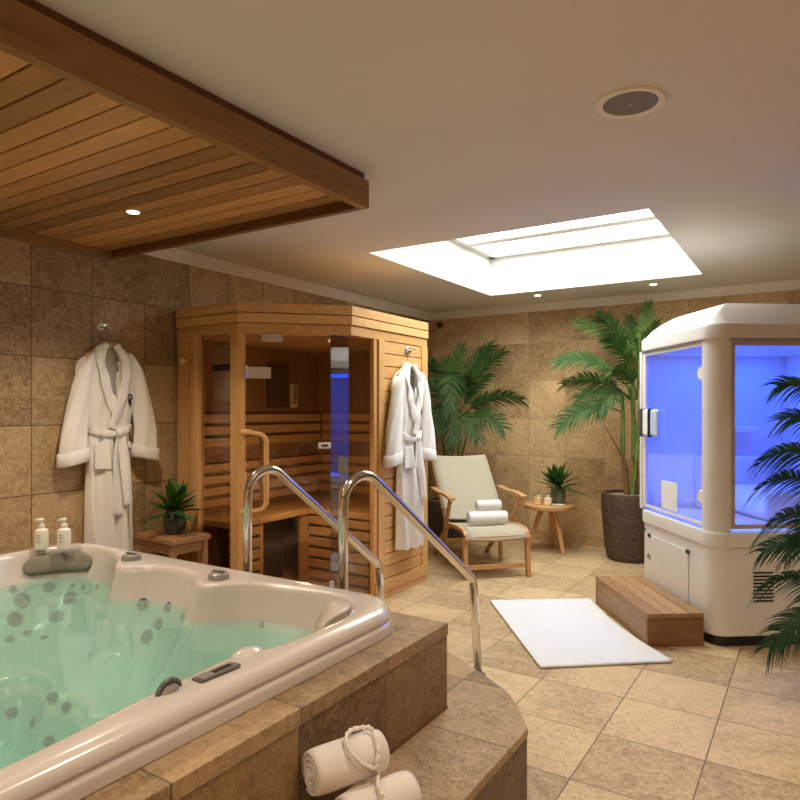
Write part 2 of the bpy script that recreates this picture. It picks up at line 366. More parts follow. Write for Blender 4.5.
# ------------------------------------------------------------------ room
LW, BW, RW, FW, CH = -3.81, 6.645, 2.9, -1.6, 2.5
struct(MB().box((LW - .1, FW - .1, -.1), (RW + .1, BW + .1, 0)).build('floor', 'floor'), 'floor of square beige stone tiles')
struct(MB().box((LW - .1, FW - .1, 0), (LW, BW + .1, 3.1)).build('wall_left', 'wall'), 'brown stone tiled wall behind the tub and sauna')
struct(MB().box((LW, BW, 0), (RW, BW + .1, 3.1)).build('wall_back', 'wallb'), 'tan stone tiled wall behind the lounge chair')
struct(MB().box((RW, FW - .1, 0), (RW + .1, BW + .1, 3.1)).build('wall_right', 'wallb'))
struct(MB().box((LW, FW - .1, 0), (RW, FW, 3.1)).build('wall_front', 'wallb'))
SX0, SX1, SY0, SY1 = -2.685, -.783, 3.825, 5.897
c = MB(); T = CH + .04
c.box((LW, FW, CH), (RW, SY0, T)); c.box((LW, SY1, CH), (RW, BW, T)); c.box((LW, SY0, CH), (SX0, SY1, T)); c.box((SX1, SY0, CH), (RW, SY1, T))
ceil = struct(c.build('ceiling', 'ceil'), 'cream painted ceiling with a skylight opening')
# skylight
SH = .36
win = bpy.data.objects.new('window_1', None); COL.objects.link(win); win.location = ((SX0 + SX1) / 2, (SY0 + SY1) / 2, CH); struct(win, 'bright rectangular skylight in the ceiling')
c = MB(); z0, z1 = CH + .0, CH + SH; e = .03
c.box((SX0 - e, SY0 - e, CH + .041), (SX0, SY1 + e, z1)); c.box((SX1, SY0 - e, CH + .041), (SX1 + e, SY1 + e, z1))
c.box((SX0, SY0 - e, CH + .041), (SX1, SY0, z1)); c.box((SX0, SY1, CH + .041), (SX1, SY1 + e, z1))
c.build('shaft_lining', 'shaft', win, world=True)
c = MB(); w = .06
for a, b in (((SX0, SY0), (SX0 + w, SY1)), ((SX1 - w, SY0), (SX1, SY1)), ((SX0, SY0), (SX1, SY0 + w)), ((SX0, SY1 - w), (SX1, SY1))):
    c.box((a[0], a[1], z1), (b[0], b[1], z1 + .06))
c.build('sash', 'white', win, world=True)
MB().box((SX0, SY1 - .62, z1 + .005), (SX1, SY1 - .50, z1 + .05)).build('crossbar', 'white', win, world=True)
MB().box((SX0 + w, SY0 + w, z1 + .03), (SX1 - w, SY1 - w, z1 + .036)).build('pane', 'glass', win, world=True)
# cornice
def cornice(name, a, b, inward, lab):
    a, b, n = Vector(a), Vector(b), Vector(inward)
    prof = [(0, -.075), (.008, -.075), (.012, -.062), (.03, -.052), (.034, -.04), (.055, -.022), (.06, -.010), (.075, -.010), (.075, 0), (0, 0)]
    rs = [[p + n * u + Vector((0, 0, CH + v)) for u, v in prof] for p in (a, b)]
    struct(MB().rings(rs).build(name, 'white'), lab)
cornice('trim_1', (LW, 2.56, 0), (LW, BW, 0), (1, 0, 0), 'white cornice along the left wall')
cornice('trim_2', (LW, BW, 0), (RW, BW, 0), (0, -1, 0), 'white cornice along the back wall')

# ------------------------------------------------------------------ timber ceiling panel above the tub
PX1, PY0, PY1, PZ = -1.785, -1.2, 2.545, 2.335
tp = thing('timber_ceiling_panel', 'dropped ceiling panel of reddish brown timber boards above the hot tub', 'ceiling panel', (-2.8, .7, CH))
MB().box((PX1 - .045, PY0, PZ), (PX1, PY1, 2.465)).build('fascia_board', 'fascia', tp, bevel=.003, world=True)
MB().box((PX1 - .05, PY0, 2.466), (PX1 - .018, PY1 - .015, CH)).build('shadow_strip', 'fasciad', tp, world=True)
MB().box((LW + .075, PY1 - .04, PZ), (PX1 - .046, PY1, 2.465)).build('fascia_board', wood('fascia_timber_end', (.12, .05, .02), (.20, .09, .036), 'X', .4, 1., .2), tp, bevel=.003, world=True)
MB().box((LW + .003, PY0, PZ), (LW + .074, PY1, 2.465)).build('fascia_board', 'fascia', tp, bevel=.003, world=True)
c = MB(); y = PY1 - .041; PB = PZ + .045
while y > PY0 + .1: c.box((LW + .075, y - .090, PB), (PX1 - .046, y, PB + .02)); y -= .0985
c.build('board_lining', 'cedar', tp, bevel=.002, world=True)
MB().box((LW + .075, PY0, PB + .022), (PX1 - .046, PY1 - .041, PB + .035)).build('backing', 'black', tp, world=True)
# ------------------------------------------------------------------ downlights and ceiling speaker
def downlight(x, y, z, label, energy, spot=95, body='white', col=(1, .83, .62), r=.030):
    t = thing('downlight', label, 'downlight', (x, y, z), 0, 'recessed downlights')
    MB().lathe([(r, -.003), (r * 1.35, -.004), (r * 1.4, 0), (r, .004)], (0, 0, 0), 28).build('trim_ring', body, t, smooth='auto')
    MB().lathe([(.002, 0), (r, 0), (r, .002), (.002, .002)], (0, 0, -.0035), 28).build('lens', 'lamp', t)
    if energy: lamp('SPOT', 'bulb', (x, y, z - .02), energy, col, t, .03, (0, 0, 0), spot, .9)
downlight(-2.905, 2.07, PB, 'recessed downlight in the timber ceiling panel', 75, 125, 'chrome')
downlight(-2.287, 6.12, CH, 'small downlight beyond the skylight, above the lounge chair', 26, 95)
downlight(-1.216, 6.135, CH, 'small downlight beyond the skylight, above the tall palm', 26, 95)
downlight(-.585, 1.70, CH, 'ceiling downlight at the upper picture edge above the speaker', 75, 150)
sp = thing('ceiling_speaker', 'round ceiling speaker with brown mesh grille and pale rim', 'speaker', (-.568, 2.462, CH))
MB().lathe([(.096, -.006), (.118, -.010), (.124, -.004), (.124, 0), (.096, 0)], (0, 0, 0), 48).build('rim', 'white', sp, smooth='auto')
MB().lathe([(.001, -.009), (.06, -.0085), (.096, -.006), (.096, 0), (.001, 0)], (0, 0, 0), 48).build('mesh_grille', 'grille', sp, smooth='auto')
MB().lathe([(.001, -.012), (.005, -.011), (.005, -.008), (.001, -.008)], (0, 0, 0), 16).build('badge', 'chrome', sp)
sn = thing('wall_sensor', 'small round sensor high in the corner on the back wall', 'sensor', W(.435, 7.45, 2.33))
sn.location = (-3.66, BW, 2.36)
MB().lathe([(.001, -.03), (.03, -.03), (.036, -.02), (.036, 0), (.001, 0)], (0, 0, 0), 24, 'Y').build('housing', 'fasciad', sn, smooth='auto')
MB().lathe([(.001, -.036), (.015, -.034), (.018, -.03), (.001, -.03)], (0, 0, 0), 20, 'Y').build('lens', 'black', sn, smooth='auto')

# ------------------------------------------------------------------ hot tub
TX, TY = -2.285, 1.0; TH = 1.045; RZ = .69; WZ = .555
ctrl = [(.92, -.04), (.905, .16), (.90, .30), (.945, .42), (.965, .60), (.955, .76), (.88, .89), (.74, .945), (.55, .93), (.40, .89), (.275, .78), (.20, .775), (.10, .85), (-.05, .89), (-.20, .855),
        (-.30, .785), (-.37, .80), (-.46, .88), (-.66, .955), (-.86, .955), (-.955, .85), (-.965, .66), (-.90, .42), (-.86, .30), (-.90, .15), (-.93, -.05), (-.88, -.3), (-.95, -.6), (-.93, -.84), (-.8, -.94),
        (-.5, -.95), (-.3, -.87), (-.1, -.93), (.25, -.93), (.5, -.95), (.78, -.94), (.92, -.84), (.955, -.6), (.95, -.3)]
def cat(p0, p1, p2, p3, t):
    return tuple(.5 * (2 * b + (c - a) * t + (2 * a - 5 * b + 4 * c - d) * t * t + (3 * b - a - 3 * c + d) * t ** 3) for a, b, c, d in zip(p0, p1, p2, p3))
poly = []
for i in range(len(ctrl)):
    for k in range(12): poly.append(cat(ctrl[i - 1], ctrl[i], ctrl[(i + 1) % len(ctrl)], ctrl[(i + 2) % len(ctrl)], k / 12))
pol = sorted((math.atan2(v, u) % (2 * pi), math.hypot(u, v)) for u, v in poly)
def r_in(t):
    t %= 2 * pi
    import bisect
    k = bisect.bisect(pol, (t, 0)); a = pol[k - 1]; b = pol[k % len(pol)]
    ta = a[0] - (2 * pi if k == 0 else 0); tb = b[0] + (2 * pi if k == len(pol) else 0)
    return a[1] + (b[1] - a[1]) * (t - ta) / max(1e-6, tb - ta)
def r_out(t, ins=0., cr=.20):
    h = TH - ins; cr = max(.02, cr - ins); lo, hi = 0., 2.
    u, v = abs(cos(t)), abs(sin(t))
    for _ in range(26):
        r = (lo + hi) / 2; x, y = r * u, r * v; k = h - cr
        inside = (x <= h and y <= h) and not (x > k and y > k and math.hypot(x - k, y - k) > cr)
        lo, hi = (r, hi) if inside else (lo, r)
    return lo
NT = 300; TS = [2 * pi * i / NT for i in range(NT)]
RIN = [r_in(t) for t in TS]
def wall_z(s, t):
    """height of the moulded shell at relative radius s"""
    # seats lie deeper along the near side and higher in the far corners
    u, v = cos(t), sin(t); seat = .27 + .05 * max(0, v) + .03 * max(0, -u)
    foot = .05
    def ss(a, b, x): x = max(0, min(1, (x - a) / (b - a))); return x * x * (3 - 2 * x)
    z = foot + (seat - .02 - foot) * ss(.34, .50, s) + .03 * ss(.5, .8, s)
    if s > .76: z += (.682 - seat - .01) * ((s - .76) / .24) ** 1.7
    return z
tub = thing('hot_tub', 'large cream moulded hot tub filled with pale turquoise water', 'hot tub', (TX, TY, 0))
rings = []
for ins, z in ((0, .602), (.0, .628), (.002, .636), (.010, .641), (.012, .645), (.006, .649), (.005, .655), (.008, .670), (.016, .681), (.028, .688), (.040, .690)):
    rings.append([(TX + r_out(t, ins) * cos(t), TY + r_out(t, ins) * sin(t), z) for t in TS])
for k, z in ((.028, .6915), (.016, .691), (.007, .688)):
    rings.append([(TX + (q + k) * cos(t), TY + (q + k) * sin(t), z) for t, q in zip(TS, RIN)])
for s in (1., .992, .985, .975, .965, .955, .94, .92, .90, .88, .86, .84, .82, .80, .77, .74, .69, .64, .60, .56, .54, .52, .50, .48, .45, .42, .40, .37, .34, .30, .2, .1, .02):
    rings.append([(TX + q * s * cos(t), TY + q * s * sin(t), wall_z(s, t)) for t, q in zip(TS, RIN)])
MB().rings(rings, False, True).build('shell', 'acryl', tub, smooth=True, world=True)
def shell_pt(u, v):
    t = math.atan2(v, u); s = math.hypot(u, v) / r_in(t); return Vector((TX + u, TY + v, wall_z(s, t)))
def shell_n(u, v):
    e = .012; a = shell_pt(u + e, v) - shell_pt(u - e, v); b = shell_pt(u, v + e) - shell_pt(u, v - e); return a.cross(b).normalized()
def frame(p, n):
    n = Vector(n).normalized(); x = Vector((0, 0, 1)).cross(n)
    if x.length < 1e-3: x = Vector((1, 0, 0))
    x.normalize(); y = n.cross(x)
    return Matrix.Translation(p) @ Matrix((x, y, n)).transposed().to_4x4()
JETS = [(-0.903, 0.629, 0.016), (-0.879, 0.787, 0.022), (-0.878, 0.657, 0.032), (-0.79, 0.84, 0.028), (-0.834, 0.603, 0.03), (-0.776, 0.767, 0.027), (-0.776, 0.627, 0.015), (-0.771, 0.548, 0.017), (-0.705, 0.667, 0.014), (-0.812, 0.869, 0.01), (-0.748, 0.887, 0.01), (-0.643, 0.891, 0.009), (-0.176, 0.803, 0.023), (-0.049, 0.833, 0.018), (-0.068, 0.80, 0.020), (0.097, 0.792, 0.013), (-0.099, 0.765, 0.025), (0.467, 0.866, 0.01),
        (-0.14, 0.381, 0.017), (-0.078, 0.401, 0.016), (-0.399, 0.367, 0.018), (-0.295, 0.396, 0.018), (-0.095, 0.345, 0.018)]
for u, v, r in JETS:
    m = frame(shell_pt(u, v), shell_n(u, v)); j = MB().lathe([(r * 1.25, -.012), (r * 1.25, .003), (r * 1.1, .006), (r * .95, .005), (r * .9, .002)], n=24).xf(m).build('jet', 'jetg', tub, smooth='auto', world=True)
    MB().lathe([(r * .001, .001), (r * .9, .001), (r * .9, .003), (r * .55, .003), (r * .5, .008), (r * .2, .009), (r * .01, .006)], n=20).xf(m).build('nozzle', 'black', j, smooth='auto', world=True)
def pillow(u0, v0, half, mat, z0, z1, depth):
    """headrest lying on the inner wall around direction u0, v0"""
    t0 = math.atan2(v0, u0)
    def f(a, b):
        k0 = (a - .5) * 2; h0 = (b - .5) * 2; k = k0 * (1 - .12 * h0 * h0); h = h0 * (1 - .22 * k0 ** 4)
        t = t0 + k * half; s = 1.0; q = r_in(t)
        bul = max(0, 1 - abs(k) ** 4) ** .5 * max(0, 1 - abs(h) ** 4) ** .5
        sq = 1 - .12 * (k * k)
        z = (z0 + z1) / 2 + h * (z1 - z0) / 2 * sq
        base = .985 - (.69 - z) * .33
        r = q * base - depth * bul + .012
        return (TX + r * cos(t), TY + r * sin(t), z)
    MB().grid(f, 22, 10).build('pillow', mat, tub, smooth=True, solid=.012, world=True)
pillow(-.90, .86, .125, 'pillow', .575, .668, .03)
pillow(.92, .85, .115, 'pillow2', .565, .69, .08)
for u, v in ((-.375, .885), (.225, .865)):
    m = Matrix.Translation((TX + u, TY + v, RZ))
    k = MB().lathe([(.001, .028), (.03, .028), (.04, .022), (.044, .010), (.044, 0), (.001, 0)], n=28).xf(m).build('diverter_cap', 'mgrey', tub, smooth='auto', world=True)
    MB().box((-.03, -.008, .027), (.03, .008, .034)).xf(m).build('grip', 'dgrey', k, bevel=.003, world=True)
# near dial (a half round lever), control panel and moulded hump beside it
a = Matrix.Translation((TX + .945, TY + .055, RZ - .004)) @ Matrix.Rotation(.05, 4, 'Z')
k = MB().tube([(.0, .034 * cos(q), .030 * sin(q)) for q in [pi * i / 16 for i in range(17)]], .0065, 10).xf(a).build('dial', 'dgrey', tub, smooth=True, world=True)
MB().lathe([(.001, .022), (.018, .019), (.027, .009), (.031, 0), (.001, 0)], n=28).xf(a @ Matrix.Diagonal((.7, 1, 1, 1))).build('dial_face', 'mgrey', k, smooth='auto', world=True)
a = Matrix.Translation((TX + .963, TY + .194, RZ + .0015))
cp = MB().prism([(-.022, -.068), (.018, -.070), (.025, .055), (.014, .068), (-.022, .064)], 0, .005).xf(a).build('control_panel', 'dgrey', tub, bevel=.002, world=True)
MB().box((-.016, -.06, .005), (.014, .056, .0065)).xf(a).build('key_strip', 'mgrey', cp, bevel=.001, world=True)
MB().box((-.008, -.015, .0066), (.008, .045, .008)).xf(a).build('display', 'black', cp, world=True)
MB().ball((TX + .915, TY + .345, .672), (.036, .062, .030), 24, 14).build('control_hump', 'acryl', tub, smooth=True, world=True)
# water body between the shell and the level surface
sw = .95
def wr(s): return [(TX + q * s * cos(t), TY + q * s * sin(t), min(WZ - .0005, wall_z(s, t) + .002)) for t, q in zip(TS, RIN)]
top = [[(TX + q * s * cos(t), TY + q * s * sin(t), WZ) for t, q in zip(TS, RIN)] for s in (sw, .85, .6, .3, .02)]
wt = MB().rings([wr(s) for s in (.02, .2, .34, .40, .44, .48, .52, .56, .62, .70, .77, .82, .86, .90, .93, sw)] + top).build('tub_water', 'water', smooth='auto')
tag(wt, 'clear turquoise water filling the hot tub', 'water', kind='stuff')

# ------------------------------------------------------------------ tiled platform and step around the tub
DZ = .60; DX, DY = -1.136, 2.125; hx, hy = TX + TH - .06, TY + TH - .06
pf = thing('tiled_platform', 'raised brown stone tiled platform surrounding the hot tub', 'platform', (-2.3, .4, 0))
c = MB(); c.box((hx, FW + .01, DZ - .045), (DX, DY, DZ)); c.box((LW + .005, hy, DZ - .045), (hx, DY, DZ)); c.box((LW + .005, FW + .01, DZ - .045), (TX - TH + .06, hy, DZ)); c.box((TX - TH + .06, FW + .01, DZ - .045), (hx, TY - TH + .06, DZ))
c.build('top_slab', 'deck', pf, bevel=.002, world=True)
c = MB(); c.box((DX - .05, FW + .01, 0), (DX - .004, DY - .004, DZ - .0465)); c.box((LW + .005, DY - .05, 0), (DX - .05, DY - .004, DZ - .0465))
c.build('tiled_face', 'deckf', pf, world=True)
st = thing('tiled_step', 'lower brown stone step with angled end wrapped around the tub platform', 'step', (-1.0, 1.6, 0))
SZ = .29
sp_ = [(DX + .001, FW + .01), (-.83, FW + .01), (-.83, 2.13), (-.922, 2.268), (-1.01, 2.368), (-1.185, 2.487), (-1.39, 2.613), (-1.46, 2.64), (LW + .01, 2.64), (LW + .01, DY + .001), (DX + .001, DY + .001)]
def inset(p, d): return [(x - (d if x > DX + .01 else 0), y - (d if y > DY + .01 else 0)) for x, y in p]
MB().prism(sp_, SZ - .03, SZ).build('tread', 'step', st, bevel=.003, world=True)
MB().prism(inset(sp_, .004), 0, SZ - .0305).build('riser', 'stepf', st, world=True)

# ------------------------------------------------------------------ handrails
def handrail(x, xf, label, g):
    t = thing('handrail', label, 'handrail', (x, 2.21, SZ), 0, g)
    p = arc_path([(x, 2.21, SZ + .001), (x, 2.21, 1.222), (x + (xf - x) * .93, 3.07, .505), (xf, 3.10, .001)], [.115, .06], 12)
    MB().tube(p, .0215, 20).build('tube', 'steel', t, smooth=True, world=True)
    MB().lathe([(.001, .012), (.028, .012), (.04, .004), (.04, 0), (.001, 0)], (x, 2.21, SZ + .001), 28).build('flange', 'steel', t, smooth='auto', world=True)
    MB().lathe([(.001, .012), (.028, .012), (.04, .004), (.04, 0), (.001, 0)], (xf, 3.10, 0), 28).build('flange', 'steel', t, smooth='auto', world=True)
handrail(-1.685, -1.483, 'polished steel handrail whose foot reaches beside the white bath mat', 'curved steel handrails')
handrail(-2.245, -2.075, 'polished steel handrail standing in front of the sauna door handle', 'curved steel handrails')

# ------------------------------------------------------------------ bottles on the tub rim
def soap(x, y, label, rot):
    t = thing('soap_dispenser', label, 'bottle', (x, y, .692), rot, 'soap bottles on the tub rim')
    MB().lathe([(.001, 0), (.028, 0), (.031, .004), (.031, .085), (.028, .095), (.014, .103), (.012, .108), (.001, .108)], n=28).build('bottle', 'bottle', t, smooth='auto')
    c = MB()
    for k, (w, z) in enumerate(((.5, .07), (.62, .06), (.35, .052), (.55, .04), (.4, .034))):
        c.grid(lambda a, b: (.0314 * sin((a - .5) * w * 1.6), -.0314 * cos((a - .5) * w * 1.6), z + b * .0035), 8, 1)
    c.build('printed_lines', 'print', t)
    p = MB().lathe([(.001, .104), (.015, .104), (.015, .120), (.006, .122), (.005, .138), (.001, .138)], n=20).build('pump_collar', 'bottle', t, smooth='auto')
    MB().tube([(.008, 0, .141), (0, 0, .143), (-.02, 0, .143), (-.034, 0, .139)], [.009, .0105, .007, .005], 10).build('pump_head', 'bottle', p, smooth=True)
soap(-3.235, 1.79, 'white pump bottle on the tub rim, the one farther from the robe', .5)
soap(-3.15, 1.855, 'white pump bottle on the tub rim, the one closer to the robe', .5)

# ------------------------------------------------------------------ robes
BW_TAB = [(-1.40, .168), (-1.0, .160), (-.66, .150), (-.53, .142), (-.46, .160), (-.30, .190), (-.16, .222), (-.12, .216), (-.085, .195), (-.05, .15), (-.02, .10), (.0, .07)]
BD_TAB = [(-1.40, .075), (-.9, .062), (-.53, .052), (-.40, .062), (-.2, .06), (-.10, .05), (0, .034)]
def body_y(x, z, amp=1.):
    w, d = lerp_tab(BW_TAB, z), lerp_tab(BD_TAB, z); k = min(.999, abs(x) / w)
    y = -(.022 + d * (1 - k ** 2.6) ** .5)
    a = amp * (.006 + .030 * max(0, min(1, (-.45 - z) / .5))) * (1 - k ** 4)
    y += a * sin(x * 62 + 1.2 * sin(z * 5)) + .4 * a * sin(x * 130 + z * 3)
    if z > -.5: y += .007 * (1 - k ** 4) * sin(abs(x) * 78 + z * 24)
    return y
def strip(path, width, thick, lift, name, mat, par, wtab=None, yfn=body_y):
    """soft band that follows the front of the robe; path is (x, z) points"""
    P = []
    n = len(path)
    for i in range(n - 1):
        a, b, c_, d = path[max(0, i - 1)], path[i], path[i + 1], path[min(n - 1, i + 2)]
        for k in range(8): P.append(cat(a, b, c_, d, k / 8))
    P.append(path[-1]); rs = []
    for i, (x, z) in enumerate(P):
        a, b = P[max(0, i - 1)], P[min(len(P) - 1, i + 1)]; dx, dz = b[0] - a[0], b[1] - a[1]; l = math.hypot(dx, dz) or 1; nx, nz = -dz / l, dx / l
        w = width * (lerp_tab(wtab, i / (len(P) - 1)) if wtab else 1); ring = []
        for q in range(12):
            t = 2 * pi * q / 12; o = cos(t) * w / 2; h = sin(t) * thick / 2
            o = w / 2 * (abs(cos(t)) ** .6) * (1 if cos(t) > 0 else -1)
            X, Z = x + nx * o, z + nz * o; ring.append((X, yfn(X, Z) - lift - h, Z))
        rs.append(ring)
    return MB().rings(rs).build(name, mat, par, smooth=True)
def make_robe(label, loc, rotz, hem, group):
    t = thing('hanging_bathrobe', label, 'bathrobe', loc, rotz, group)
    n = 72; zs = []; z = 0.
    while z > hem: zs.append(z); z -= .022
    zs.append(hem); vs, fs = [], []
    for z in zs:
        w = lerp_tab(BW_TAB, z)
        for q in range(n):
            a = 2 * pi * q / n; x = w * cos(a)
            y = body_y(x, z) if sin(a) < 0 else -.022 + .016 * sin(a)
            vs.append((x, y, z))
    for i in range(len(zs) - 1):
        for q in range(n):
            b = (q + 1) % n; m = 2 * pi * (q + .5) / n; x = lerp_tab(BW_TAB, zs[i]) * cos(m); zz = zs[i]
            if sin(m) < 0 and zz > -.36 and abs(x + .01) < .058 * (1 + zz / .38) ** .8: continue
            fs.append((i * n + q, i * n + b, (i + 1) * n + b, (i + 1) * n + q))
    MB().add(vs, fs).build('robe_body', 'terry', t, smooth=True)
    for s in (-1, 1):
        rs = []
        for k in range(26):
            q = k / 25; z = -.085 - .62 * q; x = s * (.165 + .074 * min(1, q * 1.4) ** .8 + .010 * q)
            hw = .052 + .030 * q ** .7 + .010 * q; d = .040 + .010 * q
            rs.append([(x + hw * cos(a) + .003 * sin(a * 5 + q * 9), -.058 + d * sin(a) * (1 + .20 * sin(a * 5 + q * 7) * q), z + (-.02 * s * cos(a) * (q > .9) - .0) + .055 * (1 - q) * (-s * cos(a)) + .006 * sin(q * 14 + a * 2)) for a in (2 * pi * j / 28 for j in range(28))])
        sl = MB().rings(rs, True, False).build('sleeve', 'terry', t, smooth=True)
        rs2 = []
        for q, g in ((0, 1.0), (.06, 1.06), (.5, 1.07), (.94, 1.06), (1, 1.0), (.97, .93), (.5, .90)):
            z = -.635 - .082 * q; x = s * .248; hw = .095 * g; d = .053 * g
            rs2.append([(x + hw * cos(a), -.058 + d * sin(a) * (1 + .06 * sin(a * 5)), z - .02 * s * cos(a)) for a in (2 * pi * j / 28 for j in range(28))])
        MB().rings(rs2, False, False).build('cuff', 'terry', sl, smooth=True)
    strip([(-.035, .012), (-.075, -.03), (-.085, -.12), (-.052, -.27), (-.005, -.40), (.03, -.51)], .062, .022, .014, 'lapel', 'terry', t, [(0, .6), (.2, 1), (.7, 1), (1, .8)])
    strip([(.02, .012), (.062, -.03), (.082, -.11), (.06, -.25), (.012, -.40), (-.03, -.51)], .064, .022, .022, 'lapel', 'terry', t, [(0, .6), (.2, 1), (.7, 1), (1, .8)])
    MB().tube([(-.05, -.034, .002), (-.032, -.022, .018), (0, -.018, .024), (.032, -.022, .018), (.05, -.034, .002)], .016, 10).build('back_collar', 'terry', t, smooth=True)
    b = strip([(-.14, -.515), (-.08, -.535), (0, -.54), (.08, -.525), (.14, -.505)], .048, .022, .012, 'belt', 'terry', t)
    MB().ball((.035, body_y(.035, -.535) - .035, -.535), (.034, .022, .032), 16, 10).build('knot', 'terry', b, smooth=True)
    strip([(.03, -.535), (.052, -.60), (.06, -.75), (.068, -1.0)], .052, .016, .026, 'belt_tail', 'terry', b, [(0, .6), (.3, 1), (1, 1.05)])
    strip([(.04, -.535), (.012, -.62), (.006, -.76), (.016, hem + .30)], .048, .016, .024, 'belt_tail', 'terry', b, [(0, .6), (.3, 1), (1, 1.05)])
    strip([(-.083, -.60), (-.085, -.68), (-.088, -.76)], .085, .014, .016, 'pocket', 'terry', t)
    strip([(.128, -.60), (.126, -.64)], .03, .016, .012, 'pocket_edge', 'terry', t)
    # embroidered monogram: two stacked curls with a slanting bar
    def em(pts): return [(.118 + x * 1.45, body_y(.118 + x * 1.45, -.325 + z * 1.35) - .007, -.325 + z * 1.35) for x, z in pts]
    c = MB()
    c.tube(em([(.013 * cos(a), .012 + .012 * sin(a)) for a in [pi * (.1 + 1.75 * i / 14) for i in range(15)]]), .0032, 6)
    c.tube(em([(-.003 + .012 * cos(a), -.016 + .012 * sin(a)) for a in [pi * (1.1 - 1.75 * i / 14) for i in range(15)]]), .0032, 6)
    c.tube(em([(.014, .006), (.006, -.002), (.0, -.01), (.012, -.03)]), .0034, 6)
    c.tube(em([(.004, .018), (.008, .012), (.016, .002)]), .0028, 6)
    c.build('monogram', 'thread', t, smooth=True)
    return t
def make_hanger(label, loc, rotz, rise, group):
    t = thing('clothes_hanger', label, 'clothes hanger', loc, rotz, group)
    def f(q): return (-.165 + .33 * q, -.036, -.090 + .088 * (1 - abs(2 * q - 1) ** 1.4))
    MB().tube([f(i / 20) for i in range(21)], [.010 + .007 * (1 - abs(2 * i / 20 - 1)) for i in range(21)], 10).build('shoulder_bar', 'hangwood', t, smooth=True)
    MB().tube([(-.15, -.036, -.092), (.15, -.036, -.092)], .005, 8).build('trouser_bar', 'hangwood', t, smooth=True)
    h = rise; MB().tube([(0, -.028, .012), (0, -.028, h * .45), (.012, -.03, h * .62), (.016, -.032, h * .8), (.006, -.034, h * .98), (-.010, -.034, h * .95)], .0024, 8).build('hook_wire', 'chrome', t, smooth=True)
    return t
def make_hook(label, loc, rotz):
    t = thing('robe_hook', label, 'hook', loc, rotz, 'wall hooks holding the robes')
    MB().lathe([(.001, -.008), (.022, -.008), (.027, -.004), (.027, 0), (.001, 0)], n=28, axis='Y').xf(Matrix.Diagonal((1.35, 1, 1, 1))).build('rosette', 'chrome', t, smooth='auto')
    MB().tube([(0, -.006, 0), (0, -.03, -.002), (0, -.045, -.006), (0, -.056, .006), (0, -.058, .018)], [.008, .007, .006, .006, .008], 10).build('peg', 'chrome', t, smooth=True)
    return t
H90 = pi / 2
make_hook('polished hook on the tiled wall above the robe beside the tub', (LW, 2.487, 1.905), H90)
make_hanger('pale wooden hanger carrying the robe on the tiled wall', (LW + .010, 2.512, 1.792), H90, .113, 'wooden hangers')
rb = make_robe('white terry bathrobe hung on the tiled wall behind the tub', (LW + .010, 2.512, 1.775), H90, -1.36, 'white bathrobes')
make_hook('polished hook on the sauna side wall above the other robe', (-2.645, 4.296, 1.84), H90)
make_hanger('pale wooden hanger carrying the robe on the sauna side', (-2.648, 4.245, 1.722), H90, .118, 'wooden hangers')
r2 = make_robe('white terry bathrobe hung on the outer side of the sauna', (-2.648, 4.245, 1.705), H90, -1.36, 'white bathrobes')

# ------------------------------------------------------------------ rosette plants
def blade(mb, base, az, el, ln, wd, droop, fold=.25, n=6):
    d = Vector((cos(az) * cos(el), sin(az) * cos(el), sin(el))); side = Vector((-sin(az), cos(az), 0)); vs, fs = [], []
    for i in range(n + 1):
        q = i / n; p = Vector(base) + d * (ln * q) - Vector((0, 0, droop * ln * q * q)); w = wd * (sin(pi * min(1, q * .9 + .08)) ** .8) * (1 - q ** 6) + .0005
        up = side.cross(d)
        vs += [p - side * w + up * (w * fold), p, p + side * w + up * (w * fold)]
    for i in range(n):
        for k in (0, 1): fs.append((i * 3 + k, i * 3 + k + 1, i * 3 + k + 4, i * 3 + k + 3))
    mb.add(vs, fs)
def rosette(mb, h, n, ln, wd, seed):
    q = random.Random(seed)
    for i in range(n):
        k = i / n; blade(mb, (0, 0, h + .09 * k), i * 2.4 + q.uniform(-.2, .2), rad(8 + 66 * k + q.uniform(-8, 8)), ln * (1 - .35 * k) * q.uniform(.85, 1.1), wd * q.uniform(.85, 1.1), .32 * (1 - k))
VS = (-3.50, 2.80)
# small stool and vase
sl = thing('wooden_stool', 'low wooden stool beside the sauna carrying a dark vase', 'stool', (-3.515, 2.80, SZ), rad(-5))
MB().prism([(-.20, -.145), (.2, -.145), (.2, .145), (-.2, .145)], .255, .29).build('seat', 'stoolw', sl, bevel=.004)
for x in (-1, 1):
    for y in (-1, 1): MB().box((x * .17 - .018, y * .115 - .018, 0), (x * .17 + .018, y * .115 + .018, .2545)).build('leg', 'stoolw', sl, bevel=.003)
for y in (-1, 1): MB().box((-.151, y * .115 - .01, .19), (.151, y * .115 + .01, .25)).build('apron', 'stoolw', sl, bevel=.002)
for x in (-1, 1): MB().box((x * .17 - .01, -.096, .19), (x * .17 + .01, .096, .25)).build('apron', 'stoolw', sl, bevel=.002)
v = thing('potted_plant', 'leafy green plant in a dark speckled vase on the low stool', 'plant', (-3.50, 2.80, SZ + .2905))
MB().lathe([(.001, 0), (.05, 0), (.062, .02), (.072, .07), (.070, .12), (.056, .15), (.058, .16), (.050, .16), (.048, .145), (.001, .14)], n=32).build('vase', 'vase', v, smooth='auto')
c = MB(); rosette(c, .13, 26, .235, .036, 3); c.build('foliage', 'rosette', v, smooth=True)

